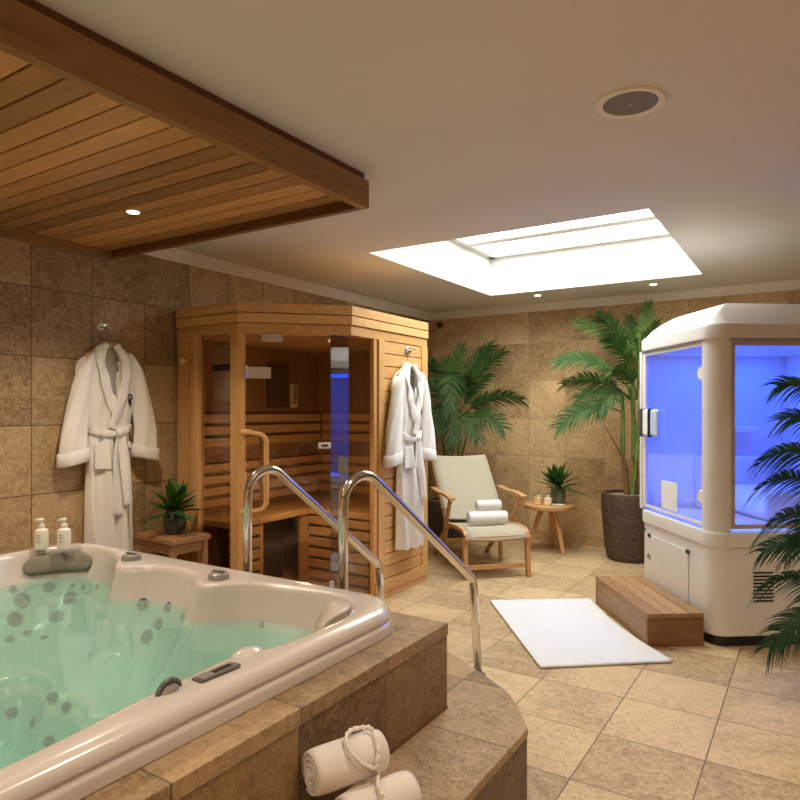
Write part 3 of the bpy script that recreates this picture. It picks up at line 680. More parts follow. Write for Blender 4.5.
# ------------------------------------------------------------------ sauna
A, B, Cc, D, E_ = (-3.78, 3.045), (-3.182, 3.045), (-2.655, 3.572), (-2.655, 4.60), (-3.78, 4.60)
def pent(o): k = o * .414; return [(A[0], A[1] - o), (B[0] + k, B[1] - o), (Cc[0] + o, Cc[1] - k), (D[0] + o, D[1]), E_]
SB = 1.888
sa = thing('sauna_cabin', 'corner infrared sauna cabin of pale timber with an angled glass door', 'sauna', (-3.2, 3.9, 0))
c = MB()
c.prism(pent(.012), 2.022, 2.084); c.prism(pent(-.008), 2.01, 2.0215); c.prism(pent(.012), 1.957, 2.0145); c.prism(pent(-.008), 1.945, 1.9565); c.prism(pent(.0), SB, 1.949)
c.build('roof_fascia', 'pineX', sa, bevel=.002, world=True)
MB().prism(pent(0), .0, .055).build('floor_base', 'pineX', sa, world=True)
MB().box((-2.66, 3.86, .0555), (-2.643, 4.605, .14)).build('skirting', 'pineY', sa, bevel=.003, world=True)
# left return: stepped upright boards, glazed strip, corner post
c = MB(); c.box((-3.78, 3.045, .056), (-3.665, 3.09, SB)); c.box((-3.664, 3.06, .056), (-3.60, 3.09, SB)); c.box((-3.599, 3.035, .056), (-3.555, 3.09, SB)); c.box((-3.775, 3.091, .056), (-3.755, 4.58, SB))
c.build('side_panel', 'pineZ', sa, bevel=.003, world=True)
MB().prism([(-3.255, 3.047), (-3.185, 3.047), (-3.15, 3.08), (-3.18, 3.11), (-3.255, 3.11)], .056, SB - .001).build('post', 'pineZ', sa, bevel=.003, world=True)
MB().box((-3.554, 3.066, .056), (-3.256, 3.074, SB)).build('side_glass', 'saunaglass', sa, world=True)
# right side: glazed strip, frame, cladding, corner post
MB().box((-2.70, 3.85, .056), (-2.66, 3.893, SB)).build('post', 'pineZ', sa, bevel=.003, world=True)
MB().box((-2.71, 3.895, .056), (-2.645, 3.972, SB)).build('post', 'pineZ', sa, bevel=.003, world=True)
MB().box((-2.71, 4.505, .056), (-2.648, 4.60, SB)).build('post', 'pineZ', sa, bevel=.003, world=True)
c = MB(); nb = 19; hb = (SB - .145) / nb
for i in range(nb): c.box((-2.675, 3.973, .145 + i * hb), (-2.656, 4.504, .145 + (i + 1) * hb - .007))
c.build('cladding', 'pineY', sa, bevel=.002, world=True)
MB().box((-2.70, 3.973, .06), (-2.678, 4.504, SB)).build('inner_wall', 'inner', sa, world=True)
c = MB(); x = -3.75
while x < -2.72: c.box((x, 4.562, .056), (x + .088, 4.58, SB)); x += .09
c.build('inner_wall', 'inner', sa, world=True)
c = MB(); y = 3.10
while y < 4.5: c.box((-3.752, y, .056), (-3.735, y + .088, SB)); y += .09
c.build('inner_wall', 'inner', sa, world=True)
# glass: door leaf, narrow corner pane, side pane
d0, d1, d2, d3 = Vector((-3.147, 3.083, 0)), Vector((-2.756, 3.471, 0)), Vector((-2.721, 3.627, 0)), Vector((-2.695, 3.849, 0))
def pane(a, b, z0, z1, name, mat, par, th=.008):
    return MB().bar((a.x, a.y, (z0 + z1) / 2), (b.x, b.y, (z0 + z1) / 2), th, z1 - z0).build(name, mat, par, world=True)
door = pane(d0, d1, .075, SB - .012, 'door', 'saunaglass', sa)
pane(d1 + (d2 - d1) * .03, d2, .06, SB - .002, 'corner_glass', 'coated', sa)
pane(d2 + (d3 - d2) * .02, d3, .06, SB - .002, 'side_glass', 'saunaglass', sa)
dd = (d1 - d0).normalized(); nn = Vector((dd.y, -dd.x, 0))
def on_door(u, z, off): p = d0 + dd * u + nn * off; return Vector((p.x, p.y, z))
for z in (1.625, .17): 
    h = MB().bar(on_door(.0, z, .012), on_door(.16, z, .012), .012, .075).build('hinge', 'alu', door, bevel=.003, world=True)
    MB().tube([on_door(-.005, z - .045, .016), on_door(-.005, z + .045, .016)], .014, 12).build('knuckle', 'chrome', h, smooth='auto', world=True)
MB().bar(on_door(.10, 1.855, .012), on_door(.235, 1.855, .012), .012, .05).build('top_pivot', 'alu', door, bevel=.003, world=True)
MB().bar(on_door(.545, .20, .012), on_door(.575, .20, .012), .02, .06).build('lower_clip', 'alu', door, bevel=.003, world=True)
MB().ball(on_door(.54, 1.845, .014), .014, 12, 8).build('upper_clip', 'chrome', door, smooth=True, world=True)
lt = MB().bar(on_door(.47, 1.142, .01), on_door(.555, 1.142, .01), .012, .04).build('latch', 'paper', door, bevel=.005, world=True)
MB().bar(on_door(.49, 1.142, .018), on_door(.535, 1.142, .018), .004, .016).build('latch_slot', 'dgrey', lt, world=True)
hp = arc_path([on_door(.012, 1.235, .045), on_door(.13, 1.215, .06), on_door(.13, .735, .06), on_door(.012, .715, .045)], [.06, .06], 8)
MB().tube(hp, .017, 10).build('handle', 'pineZ', door, smooth=True, world=True)
hp = arc_path([on_door(.012, 1.235, -.02), on_door(.10, 1.215, -.06), on_door(.10, .735, -.06), on_door(.012, .715, -.02)], [.05, .05], 8)
MB().tube(hp, .015, 10).build('inner_handle', 'pineZ', door, smooth=True, world=True)
MB().tube([on_door(-.03, 1.235, .035), on_door(.03, 1.235, .04)], .02, 12).build('handle_mount', 'pineZ', door, smooth='auto', world=True)
MB().tube([on_door(-.03, .715, .035), on_door(.03, .715, .04)], .02, 12).build('handle_mount', 'pineZ', door, smooth='auto', world=True)
MB().lathe([(.001, -.03), (.016, -.03), (.02, -.02), (.012, 0), (.001, 0)], (-3.70, 3.045, 1.72), 20, 'Y').build('coat_peg', 'bottle', sa, smooth='auto', world=True)
# benches and slatted backs
def slats(x0, x1, y0, y1, z0, z1, n, gap, name, mat):
    c = MB(); h = (z1 - z0) / n
    for i in range(n): c.box((x0, y0, z0 + i * h + gap / 2), (x1, y1, z0 + (i + 1) * h - gap / 2))
    return c.build(name, mat, sa, bevel=.002, world=True)
BX, BY = -3.33, 3.93
MB().box((-3.73, 3.12, .575), (BX + .02, 4.55, .62)).build('bench', 'innerY', sa, bevel=.004, world=True)
MB().box((BX + .021, BY - .02, .575), (-2.71, 4.55, .62)).build('bench', 'innerX', sa, bevel=.004, world=True)
slats(BX - .02, BX, 3.12, 3.40, .07, .57, 6, .022, 'bench_front', 'innerY')
slats(BX + .001, -2.71, BY, BY + .02, .07, .57, 6, .022, 'bench_front', 'innerX')
MB().box((BX - .03, 3.84, .06), (BX, 3.93, .574)).build('bench_leg', 'innerY', sa, world=True)
MB().box((BX - .03, 3.401, .06), (BX, 3.43, .574)).build('bench_leg', 'innerY', sa, world=True)
MB().box((BX - .22, 3.44, .08), (BX - .18, 3.83, .56)).build('heater_panel', 'heater', sa, world=True)
slats(-3.72, -3.69, 3.14, 4.54, .66, 1.0, 4, .03, 'backrest', 'innerY')
slats(-3.68, -2.72, 4.525, 4.55, .66, 1.0, 4, .03, 'backrest', 'innerX')
slats(-3.72, -3.70, 3.14, 4.52, 1.10, 1.36, 3, .025, 'backrest', 'innerY')
slats(-3.69, -2.72, 4.535, 4.555, 1.10, 1.36, 3, .025, 'backrest', 'innerX')
MB().box((-3.733, 3.88, 1.40), (-3.715, 4.13, 1.76)).build('heater_panel', 'heater', sa, world=True)
ct = MB().box((-3.733, 4.16, 1.40), (-3.705, 4.23, 1.60)).build('control_box', 'signpaper', sa, bevel=.004, world=True)
c = MB()
for i in range(5): c.box((-3.7045, 4.175, 1.44 + i * .028), (-3.701, 4.215, 1.455 + i * .028))
c.build('buttons', 'dgrey', ct, world=True)
lamp('POINT', 'sauna_fill_light', (-3.05, 3.62, .85), 8., (1, .74, .46), sa, .05)  # fill light added in mid-air to brighten the slats, no fixture here
# sign behind the side glass
sg = thing('wall_sign', 'cream notice with a dark band hung inside the sauna behind the side glass', 'sign', (-3.40, 3.16, 1.55))
SGm = Matrix.Translation((-3.41, 3.12, 0))
MB().box((-.085, 0, 1.44), (.075, .006, 1.82)).xf(SGm).build('board', 'signpaper', sg, world=True)
MB().box((-.095, -.004, 1.645), (.085, -.001, 1.69)).xf(SGm).build('dark_band', 'thread', sg, world=True)
c = MB()
for x0, x1 in ((-.045, -.035), (-.02, .012), (.018, .03), (.036, .05), (.056, .066)): c.box((x0, -.006, 1.662), (x1, -.0045, 1.672))
c.build('band_lettering', 'signpaper', sg, world=True)
MB().lathe([(.001, -.006), (.012, -.006), (.012, -.004), (.001, -.004)], (-.068, 0, 1.664), 16, 'Y').xf(SGm).build('band_emblem', plain('mauve_print', (.30, .17, .25), .6), sg, world=True)
c = MB()
for x0, z0, w, h in ((-.07, 1.48, .05, .02), (-.04, 1.50, .03, .05), (-.01, 1.49, .035, .03), (0, 1.53, .03, .035), (-.02, 1.56, .02, .02), (-.03, 1.60, .05, .006), (-.03, 1.615, .05, .006)): c.box((x0, -.003, z0), (x0 + w, -.0005, z0 + h))
c.build('printed_picture', 'dgrey', sg, world=True)
MB().box((.02, -.012, 1.775), (.05, -.001, 1.82)).xf(SGm).build('clip', 'alu', sg, world=True) if False else None

# ------------------------------------------------------------------ lounge chair
lo = thing('lounge_chair', 'teak reclining lounge chair with beige sling and two rolled towels on it', 'lounge chair', W(.80, 5.38), YAW + rad(12.5))
def q3(u, v, z): return Vector((u, v, z))    # u across, v away from the viewer, z up
hw = .28
def sling(pts, w, name):
    P = []
    for i in range(len(pts) - 1):
        for k in range(6): P.append(cat(pts[max(0, i - 1)], pts[i], pts[i + 1], pts[min(len(pts) - 1, i + 2)], k / 6))
    P.append(pts[-1]); n = len(P) - 1
    return MB().grid(lambda a, b: (-w + 2 * w * a, P[round(b * n)][0], P[round(b * n)][1] - .012 * sin(pi * a)), 8, n).build(name, 'canvas', lo, smooth=True, solid=.006)
sling([(-.015, .325), (0, .355), (.06, .39), (.2, .395), (.36, .382), (.53, .375)], hw - .018, 'seat_sling')
sling([(.545, .405), (.69, .565), (.87, .755), (1.035, .925), (1.06, .925), (1.06, .90)], hw - .006, 'back_sling')
for s in (-1, 1):
    x = s * (hw - .012)
    MB().bar(q3(s * hw * .97, -.005, 0), q3(s * hw * .97, .03, .33), .035, .045, (0, 1, 0)).build('leg', 'teak', lo, bevel=.004)
    c = MB(); pr = [(-.01, .325), (.005, .36), (.06, .395), (.2, .40), (.36, .387), (.56, .378)]
    for a, b in zip(pr, pr[1:]): c.bar(q3(x, *a) - Vector((0, 0, .012)), q3(x, *b) - Vector((0, 0, .012)), .03, .032)
    c.build('seat_rail', 'teakY', lo, bevel=.003)
    c = MB(); c.bar(q3(x, .535, .345), q3(x, 1.05, .90), .03, .045); c.build('back_rail', 'teak', lo, bevel=.003)
    MB().bar(q3(s * .262, .62, .50), q3(s * .262, .60, .0), .03, .04, (0, 1, 0)).build('leg', 'teak', lo, bevel=.004)
    MB().bar(q3(s * .262, .98, .0), q3(s * .262, .56, .33), .03, .04, (0, 1, 0)).build('leg', 'teak', lo, bevel=.004)
    c = MB(); ar = [(.20, .628), (.28, .640), (.42, .648), (.60, .640), (.80, .655)]; X = s * (hw + .045)
    for a, b in zip(ar, ar[1:]): c.bar(q3(X, *a), q3(X, *b), .058, .022)
    c.build('armrest', 'teakY', lo, bevel=.004)
    MB().bar(q3(X - s * .01, .28, .63), q3(X - s * .015, .45, .36), .028, .035, (0, 1, 0)).build('arm_support', 'teak', lo, bevel=.003)
MB().bar(q3(-hw + .015, .0, .325), q3(hw - .015, .0, .325), .022, .045).build('front_rail', 'teakX', lo, bevel=.003)
MB().bar(q3(-hw + .015, .008, .095), q3(hw - .015, .008, .095), .022, .04).build('stretcher', 'teakX', lo, bevel=.003)
MB().bar(q3(-hw + .03, 1.035, .885), q3(hw - .03, 1.035, .885), .03, .03).build('top_rail', 'teakX', lo, bevel=.003)
MB().bar(q3(-hw + .03, .6, .20), q3(hw - .03, .6, .20), .022, .04).build('stretcher', 'teakX', lo, bevel=.003)

# ------------------------------------------------------------------ rolled towels
def roll(name, label, cat_, loc, rot, ln, r, mat, group, pitch=0.):
    """towel rolled up: spiral end section swept along x"""
    t = thing(name, label, cat_, loc, rot, group)
    n = 140; turns = 3.4; sp = []
    for i in range(n + 1):
        q = i / n; a = q * turns * 2 * pi; rr = r * (.12 + .84 * q ** .9); sp.append((rr * cos(a - turns * 2 * pi - 1.2), rr * sin(a - turns * 2 * pi - 1.2)))
    rnd = random.Random(sum(map(ord, label)))
    ox = [rnd.uniform(-1, 1) * .006 for _ in range(n + 1)]
    def f(a, b):
        i = round(a * n); y, z = sp[i]; k = (b - .5) * 2; tap = 1 - .10 * abs(k) ** 6
        return (ln / 2 * k * (1 - .02 * (i / n)) + ox[min(i, n)] * 0, y * tap, max(-r, z * tap) + r)
    MB().grid(f, n, 14).build('outer_turns', mat, t, smooth=True, solid=r * .16)
    MB().lathe([(.001, -ln / 2 + r * .12), (r * .75, -ln / 2 + r * .10), (r * .75, ln / 2 - r * .10), (.001, ln / 2 - r * .12)], (0, 0, r), 24, 'X').build('core', mat, t, smooth='auto')
    return t
def W2(p): return WM(lo) @ Vector(p)
roll('rolled_towel', 'white rolled towel on the lounge seat, the lower longer one', 'towel', W2((.02, .30, .398)), YAW + rad(12.5), .355, .056, 'terry', 'towels on the lounge chair')
roll('rolled_towel', 'white rolled towel resting on top of the other on the lounge seat', 'towel', W2((.035, .315, .512)), YAW + rad(12.5), .225, .045, 'terry', 'towels on the lounge chair')

# ------------------------------------------------------------------ side table with plant and bottles
TB = W(1.462, 6.42); tz = .462
tb = thing('side_table', 'round rustic wooden side table on three splayed legs', 'side table', TB)
MB().lathe([(.001, tz - .045), (.225, tz - .045), (.243, tz - .036), (.247, tz - .02), (.245, tz - .004), (.238, tz), (.001, tz)], n=44).build('tabletop', 'teakX', tb, smooth='auto')
for k, a in enumerate((-62, 178, 65)):
    a = rad(a) + YAW; MB().tube([(.07 * cos(a), .07 * sin(a), tz - .046), (.13 * cos(a), .13 * sin(a), .25), (.205 * cos(a), .205 * sin(a), 0)], [.026, .023, .020], 10).build('leg', 'teak', tb, smooth='auto')
p2 = thing('potted_plant', 'leafy green plant in a sage ribbed pot on the round table', 'plant', W(1.555, 6.45, tz + .0005))
c = MB(); rs = []
for r, z in ((.045, 0), (.062, .006), (.070, .05), (.070, .11), (.064, .15), (.058, .155), (.052, .15), (.05, .13)):
    rs.append([(r * (1 + .03 * cos(16 * a)) * cos(a), r * (1 + .03 * cos(16 * a)) * sin(a), z) for a in (2 * pi * i / 96 for i in range(96))])
c.rings(rs).build('pot', 'pot', p2, smooth=True)
c = MB(); rosette(c, .14, 22, .30, .042, 11); c.build('foliage', 'rosette', p2, smooth=True)
def vial(loc, label, mat):
    t = thing('oil_bottle', label, 'bottle', loc, 0, 'small bottles on the side table')
    MB().prism([(-.032, -.03), (.032, -.03), (.032, .03), (-.032, .03)], 0, .07).build('flask', mat, t, bevel=.008)
    MB().lathe([(.013, .07), (.012, .085), (.016, .088), (.016, .094), (.001, .094)], n=16).build('neck', 'bottle', t, smooth='auto')
    MB().lathe([(.001, .094), (.012, .095), (.014, .108), (.008, .124), (.001, .126)], n=16).build('stopper', 'glass', t, smooth='auto')
vial(W(1.345, 6.36, tz + .0005), 'square amber oil bottle with clear stopper on the side table', 'amber')
vial(W(1.432, 6.33, tz + .0005), 'square cream bottle with clear stopper between amber bottle and plant', 'creamwax')
ds = thing('trinket_dish', 'small white dish in front of the plant on the side table', 'dish', W(1.52, 6.28, tz + .0005))
MB().lathe([(.001, .002), (.04, .003), (.055, .011), (.057, .011), (.045, 0), (.001, 0)], n=28).build('bowl', 'paper', ds, smooth='auto')

# ------------------------------------------------------------------ palms
def frond(parent, base, tip, arch, mat, nl=34, ll=.2, wd=.010, hang=.35, seed=0, stem=.25, sidev=None):
    """one feather leaf: rachis from base to tip, leaflets on both sides"""
    q = random.Random(seed); b, t = Vector(base), Vector(tip); m = (b + t) / 2 + Vector((0, 0, arch)); c = MB(); nl = int(nl * 1.2)
    def pt(s): return b * (1 - s) ** 2 + m * (2 * s * (1 - s)) + t * s * s
    def tg(s): return ((m - b) * (1 - s) + (t - m) * s).normalized()
    c.tube([pt(i / 14) for i in range(15)], [.007 * (1 - .8 * i / 14) + .001 for i in range(15)], 5)
    span = (t - b); hor = Vector((span.x, span.y, 0))
    sd0 = Vector((-hor.y, hor.x, 0)).normalized() if hor.length > .05 else Vector((C_, S_, 0))
    vw = Vector((-S_, C_, 0)); cr_ = span.normalized().cross(vw)
    if cr_.length > .15:
        cr_.normalize(); sd0 = (sd0 * (.55 if sd0.dot(cr_) >= 0 else -.55) + cr_ * .85).normalized()
    for i in range(nl):
        s = stem + (1 - stem) * (i + .5) / nl; p = pt(s); d = tg(s); k = (s - stem) / (1 - stem)
        L = ll * (.45 + .75 * sin(pi * min(1, .18 + .74 * k))) * q.uniform(.88, 1.1)
        for sg_ in (-1, 1):
            side = (sd0 * sg_).normalized(); up = side.cross(d) * sg_
            a = rad(58 - 30 * k + q.uniform(-6, 6))
            dr = (side * sin(a) + d * cos(a) + Vector((0, 0, .22 + q.uniform(-.08, .08)))).normalized()
            nrm = dr.cross(d); 
            if nrm.length < 1e-4: nrm = Vector((0, 0, 1))
            nrm.normalize(); ws = dr.cross(nrm).normalized(); vs = []
            for j in range(6):
                f = j / 5; pp = p + dr * (L * f) - Vector((0, 0, hang * L * f * f)); w = wd * (.35 + .65 * sin(pi * min(1, f * .8 + .2))) * (1 - f ** 3) + .0004
                vs += [pp - ws * w, pp + ws * w]
            c.add(vs, [(2 * j, 2 * j + 1, 2 * j + 3, 2 * j + 2) for j in range(5)])
    c.build('frond', mat, parent, world=True)
def palm_stem(parent, pts, r0, r1, mat='cane'):
    n = len(pts); c = MB(); P = []
    for i in range(n - 1):
        for k in range(8): P.append(Vector(cat(pts[max(0, i - 1)], pts[i], pts[i + 1], pts[min(n - 1, i + 2)], k / 8)))
    P.append(Vector(pts[-1])); m = len(P)
    c.tube(P, [(r0 + (r1 - r0) * i / (m - 1)) * (1.06 if i % 5 == 0 else 1) for i in range(m)], 9); c.build('cane', mat, parent, smooth=True, world=True)
def wicker_pot(parent, c0, rb, rt, h, name='pot'):
    c = MB(); n = 120; rows = 44; rs = []
    for j in range(rows + 1):
        q = j / rows; r = rb + (rt - rb) * (q ** .6) - .02 * max(0, q - .85) * 3
        rs.append([(c0[0] + (r + .006 * sin(a * 30 + (pi if j % 2 else 0))) * cos(a), c0[1] + (r + .006 * sin(a * 30 + (pi if j % 2 else 0))) * sin(a), c0[2] + h * q) for a in (2 * pi * i / n for i in range(n))])
    r = rt - .02
    for rr, z in ((r + .012, h + .012), (r - .012, h + .012), (r - .02, h - .03), (.01, h - .035)):
        rs.append([(c0[0] + rr * cos(a), c0[1] + rr * sin(a), c0[2] + z) for a in (2 * pi * i / n for i in range(n))])
    return c.rings(rs).build(name, 'wicker', parent, smooth='auto', angle=60)
def px(x, y, f): return W((x - 400) / 655 * f, f, CAMH - (y - 410) / 655 * f)

# tall palm by the steam cabin
PC = W(2.14, 6.08)
pa = thing('potted_palm', 'tall palm in a brown wicker pot between side table and steam cabin', 'palm', PC)
wicker_pot(pa, (0, 0, 0), .20, .265, .60)
MB().lathe([(.001, .592), (.235, .585), (.235, .57), (.001, .57)], (PC.x, PC.y, 0), 40).build('mulch', 'soil', pa, world=True)
F = 6.1
def stems(parent, lst, f0):
    for x0, y0, x1, y1, df, r0, mt in lst:
        a = px(x0, y0, f0 + df * .5); b = px(x1, y1, f0 + df); palm_stem(parent, [a, a.lerp(b, .5) + Vector((.01, 0, 0)), b], r0, r0 * .55, mt)
stems(pa, [(627, 498, 622, 452, 0, .030, 'caneb'), (622, 455, 622, 395, 0, .026, 'cane'), (638, 498, 634, 455, .05, .034, 'caneb'), (634, 458, 631, 385, .05, .028, 'cane'), (632, 498, 640, 400, -.08, .024, 'cane'), (644, 498, 648, 380, .1, .026, 'cane'),
           (628, 470, 604, 425, -.1, .009, 'caneb'), (636, 400, 640, 340, 0, .014, 'cane'), (630, 398, 618, 350, 0, .012, 'cane'), (634, 410, 628, 340, -.05, .014, 'cane')], F)
fr = [((632, 392), (556, 364), .30, 0, 'palm', 34, .20), ((630, 398), (563, 385), .20, -.15, 'palm', 32, .18), ((622, 412), (558, 428), .22, -.1, 'palm', 34, .20), ((624, 405), (578, 398), .16, .1, 'palm', 26, .18),
      ((634, 372), (577, 322), .20, .1, 'palml', 32, .20), ((636, 362), (598, 316), .12, -.1, 'palm', 30, .18), ((640, 352), (648, 304), .02, 0, 'palml', 30, .15), ((640, 358), (656, 322), .05, -.2, 'palml', 28, .15),
      ((638, 380), (606, 338), .16, -.2, 'palm', 30, .19), ((640, 385), (664, 360), .2, -.1, 'palm', 30, .2), ((638, 396), (612, 372), .2, -.25, 'palm', 28, .2), ((642, 400), (668, 420), .3, .1, 'palm', 28, .2),
      ((630, 400), (600, 410), .25, -.3, 'palmd', 28, .18), ((640, 372), (630, 318), .04, .2, 'palml', 30, .18), ((640, 400), (655, 392), .2, -.25, 'palm', 26, .18)]
for i, (b, t, ar, df, mt, nl, ll) in enumerate(fr): frond(pa, px(*b, F), px(*t, F + df), ar, mt, nl, ll * .86, .0066, .34, i, .2)
# palm in the corner behind the lounge chair
QC = W(.50, 6.95)
pb = thing('potted_palm', 'bushy palm in the corner behind the lounge chair', 'palm', QC)
wicker_pot(pb, (0, 0, 0), .17, .21, .42)
MB().lathe([(.001, .412), (.18, .405), (.18, .39), (.001, .39)], (QC.x, QC.y, 0), 32).build('mulch', 'soil', pb, world=True)
F = 6.9
for i, (x0, x1, y1) in enumerate(((444, 447, 415), (447, 450, 400), (449, 456, 408), (452, 452, 395), (454, 462, 412), (446, 441, 408), (451, 468, 432))):
    a = px(x0, 497, F); b = px(x1, y1, F + .04 * (i % 3)); palm_stem(pb, [a, a.lerp(b, .5), b], .016, .009)
fr = [((455, 408), (503, 352), .14, -.25, 'palm', 34, .22), ((454, 402), (492, 346), .14, -.1, 'palm', 34, .22), ((452, 398), (461, 347), .05, .05, 'palml', 32, .2), ((451, 400), (446, 360), .06, -.1, 'palml', 30, .2),
      ((450, 405), (432, 364), .12, 0, 'palm', 32, .22), ((449, 410), (426, 385), .16, 0, 'palmd', 32, .22), ((462, 416), (521, 400), .20, -.35, 'palm', 36, .22), ((462, 424), (503, 428), .22, -.35, 'palmd', 34, .22),
      ((460, 412), (491, 376), .10, 0, 'palmd', 28, .14), ((450, 398), (450, 412), .62, -.45, 'palmd', 34, .2), ((448, 412), (436, 432), .32, -.3, 'palmd', 32, .2), ((455, 405), (472, 380), .14, -.2, 'palm', 30, .2),
      ((455, 420), (478, 440), .25, -.3, 'palmd', 28, .18), ((451, 415), (453, 445), .3, -.35, 'palmd', 28, .18)]
for i, (b, t, ar, df, mt, nl, ll) in enumerate(fr): frond(pb, px(*b, F), px(*t, F + df), ar, mt, nl, ll * .86, .0066, .34, 40 + i, .15)
# palm standing in front of the steam cabin, mostly out of the frame
F = 3.05; RC = W(2.12, 3.05)
pc = thing('potted_palm', 'palm fronds reaching in front of the steam cabin from the frame edge', 'palm', RC)
wicker_pot(pc, (0, 0, 0), .15, .20, .40)
MB().lathe([(.001, .392), (.17, .385), (.17, .37), (.001, .37)], (RC.x, RC.y, 0), 32).build('mulch', 'soil', pc, world=True)
for i, (x1, y1) in enumerate(((838, 380), (850, 360), (842, 420), (868, 400))):
    a = W(2.10 + .02 * i, 3.05, .39); b = px(x1, y1, F + .05 * i); palm_stem(pc, [a, a.lerp(b, .5), b], .016, .009)
fr = [((845, 430), (778, 386), .16, 0, 'palm', 30, .16), ((842, 452), (781, 420), .14, .05, 'palmd', 28, .15), ((842, 478), (756, 466), .20, 0, 'palm', 40, .15), ((842, 510), (757, 490), .20, -.08, 'palm', 40, .16), ((842, 555), (766, 528), .24, -.05, 'palm', 38, .18),
      ((842, 575), (762, 552), .18, .1, 'palm', 34, .14), ((842, 608), (760, 590), .20, 0, 'palm', 38, .15), ((846, 640), (770, 648), .26, -.05, 'palm', 36, .15), ((850, 440), (905, 380), .2, .1, 'palm', 30, .2), ((850, 500), (930, 500), .25, .1, 'palm', 30, .2), ((845, 590), (800, 640), .25, -.3, 'palmd', 28, .16), ((842, 520), (785, 560), .26, .05, 'palmd', 30, .15)]
for i, (b, t, ar, df, mt, nl, ll) in enumerate(fr): frond(pc, px(*b, F), px(*t, F + df), ar, 'palmf', int(nl * .85), ll * .85, .0046, .60, 80 + i, .1)

# ------------------------------------------------------------------ steam cabin
CA = rad(3.93); r0, f0 = 1.81, 3.80
cb = thing('steam_cabin', 'white steam shower cabin with domed roof lit blue inside', 'steam cabin', W(r0, f0), YAW + CA)
CWd, CDp = 1.12, .98; RR = .105
def crect(ins, r=RR, w=CWd, d=CDp, n=8):
    r = max(.012, r - ins); P = []
    for cx, cy, a0 in ((ins + r, ins + r, pi), (w - ins - r, ins + r, 1.5 * pi), (w - ins - r, d - ins - r, 0), (ins + r, d - ins - r, .5 * pi)):
        rr = r
        for k in range(n + 1): a = a0 + pi / 2 * k / n; P.append((cx + rr * cos(a), cy + rr * sin(a)))
    return P
def ringz(ins, z, **k): return [(x, y, z) for x, y in crect(ins, **k)]
MB().rings([ringz(.02, 0), ringz(.02, .075)]).build('plinth', 'black', cb, smooth='auto', wn=True)
MB().rings([ringz(.008, .06), ringz(.003, .072), ringz(.003, .575)]).build('base', 'cabin', cb, smooth='auto', wn=True)
MB().rings([ringz(.0, .576), ringz(-.008, .582), ringz(-.010, .60), ringz(-.010, .65), ringz(-.004, .664), ringz(.03, .668)]).build('sill_band', 'cabin', cb, smooth='auto', wn=True)
MB().rings([ringz(.02, 1.80), ringz(-.012, 1.801), ringz(-.016, 1.815), ringz(-.016, 1.865), ringz(-.008, 1.885), ringz(.012, 1.895), ringz(.06, 1.945), ringz(.12, 1.99), ringz(.17, 2.022), ringz(.20, 2.034), ringz(.24, 2.04), ringz(.3, 2.042)]).build('roof', 'cabin', cb, smooth='auto', angle=28, wn=True)
# corner posts between sill and roof
def post(pts, name='post'): return MB().prism(pts, .668, 1.80).build(name, 'cabin', cb, smooth='auto', wn=True)
ar = [(RR - RR * cos(a) + .004, RR - RR * sin(a) + .004) for a in [pi / 2 * k / 10 for k in range(11)]]
post(ar + [(RR + .012, .004), (RR + .012, .05), (.05, RR + .012), (.004, RR + .012)][0:4])
post([(.004, CDp - .035), (.05, CDp - .035), (.05, CDp - .004), (.004, CDp - .004)])
post([(CWd - .09, .004), (CWd - .004, .004), (CWd - .004, .09), (CWd - .05, .09)])
post([(CWd - .05, CDp - .05), (CWd - .004, CDp - .05), (CWd - .004, CDp - .004), (CWd - .05, CDp - .004)])
# inner walls
MB().box((.055, CDp - .03, .669), (CWd - .055, CDp - .012, 1.80)).build('inner_wall', 'cabin_in', cb)
MB().box((CWd - .03, .095, .669), (CWd - .012, CDp - .055, 1.80)).build('inner_wall', 'cabin_in', cb)
MB().rings([ringz(.03, 1.77), ringz(.03, 1.80)]).build('inner_ceiling', 'cabin_in', cb, smooth='auto', wn=True)
MB().prism([(.40, CDp - .031), (.40, CDp - .12), (.47, CDp - .19), (.86, CDp - .19), (.93, CDp - .12), (.93, CDp - .031)], .669, 1.05).build('inner_column', 'cabin_in', cb, bevel=.02, smooth='auto', wn=True)
MB().box((.60, CDp - .16, 1.22), (.82, CDp - .031, 1.26)).build('shelf', 'cabin_in', cb, bevel=.008)
MB().box((.55, .35, .669), (CWd - .031, CDp - .2, .86)).build('seat', 'cabin_in', cb, bevel=.03, smooth='auto', wn=True)
# door on the step side: alu frame, glass, hinges, handle
y0, y1 = RR + .014, CDp - .037
df_ = MB(); df_.box((.012, y0, .685), (.034, y0 + .014, 1.785)); df_.box((.010, y1 - .045, .685), (.034, y1, 1.785)); df_.box((.012, y0 + .014, .685), (.034, y1 - .03, .705)); df_.box((.012, y0 + .014, 1.765), (.034, y1 - .03, 1.785))
dfo = df_.build('door', 'cabin', cb, bevel=.003)
MB().box((.019, y0 + .014, .705), (.026, y1 - .03, 1.765)).build('door_glass', 'cabglass', dfo)
for z in (1.60, .86):
    MB().lathe([(.001, -.012), (.036, -.012), (.04, -.006), (.04, 0), (.001, 0)], (.018, y0 + .02, z), 24, 'X').build('hinge', 'bottle', dfo, smooth='auto', wn=True)
hz = 1.19
h = MB().box((-.035, y1 - .055, hz), (.016, y1 - .03, hz + .20)).build('handle', 'dgrey', dfo, bevel=.006)
MB().box((-.022, y1 - .155, hz + .005), (.016, y1 - .056, hz + .195)).build('handle_block', 'paper', h, bevel=.02)
MB().box((-.026, y1 - .168, hz), (.016, y1 - .156, hz + .2)).build('handle_divider', 'black', h, bevel=.002)
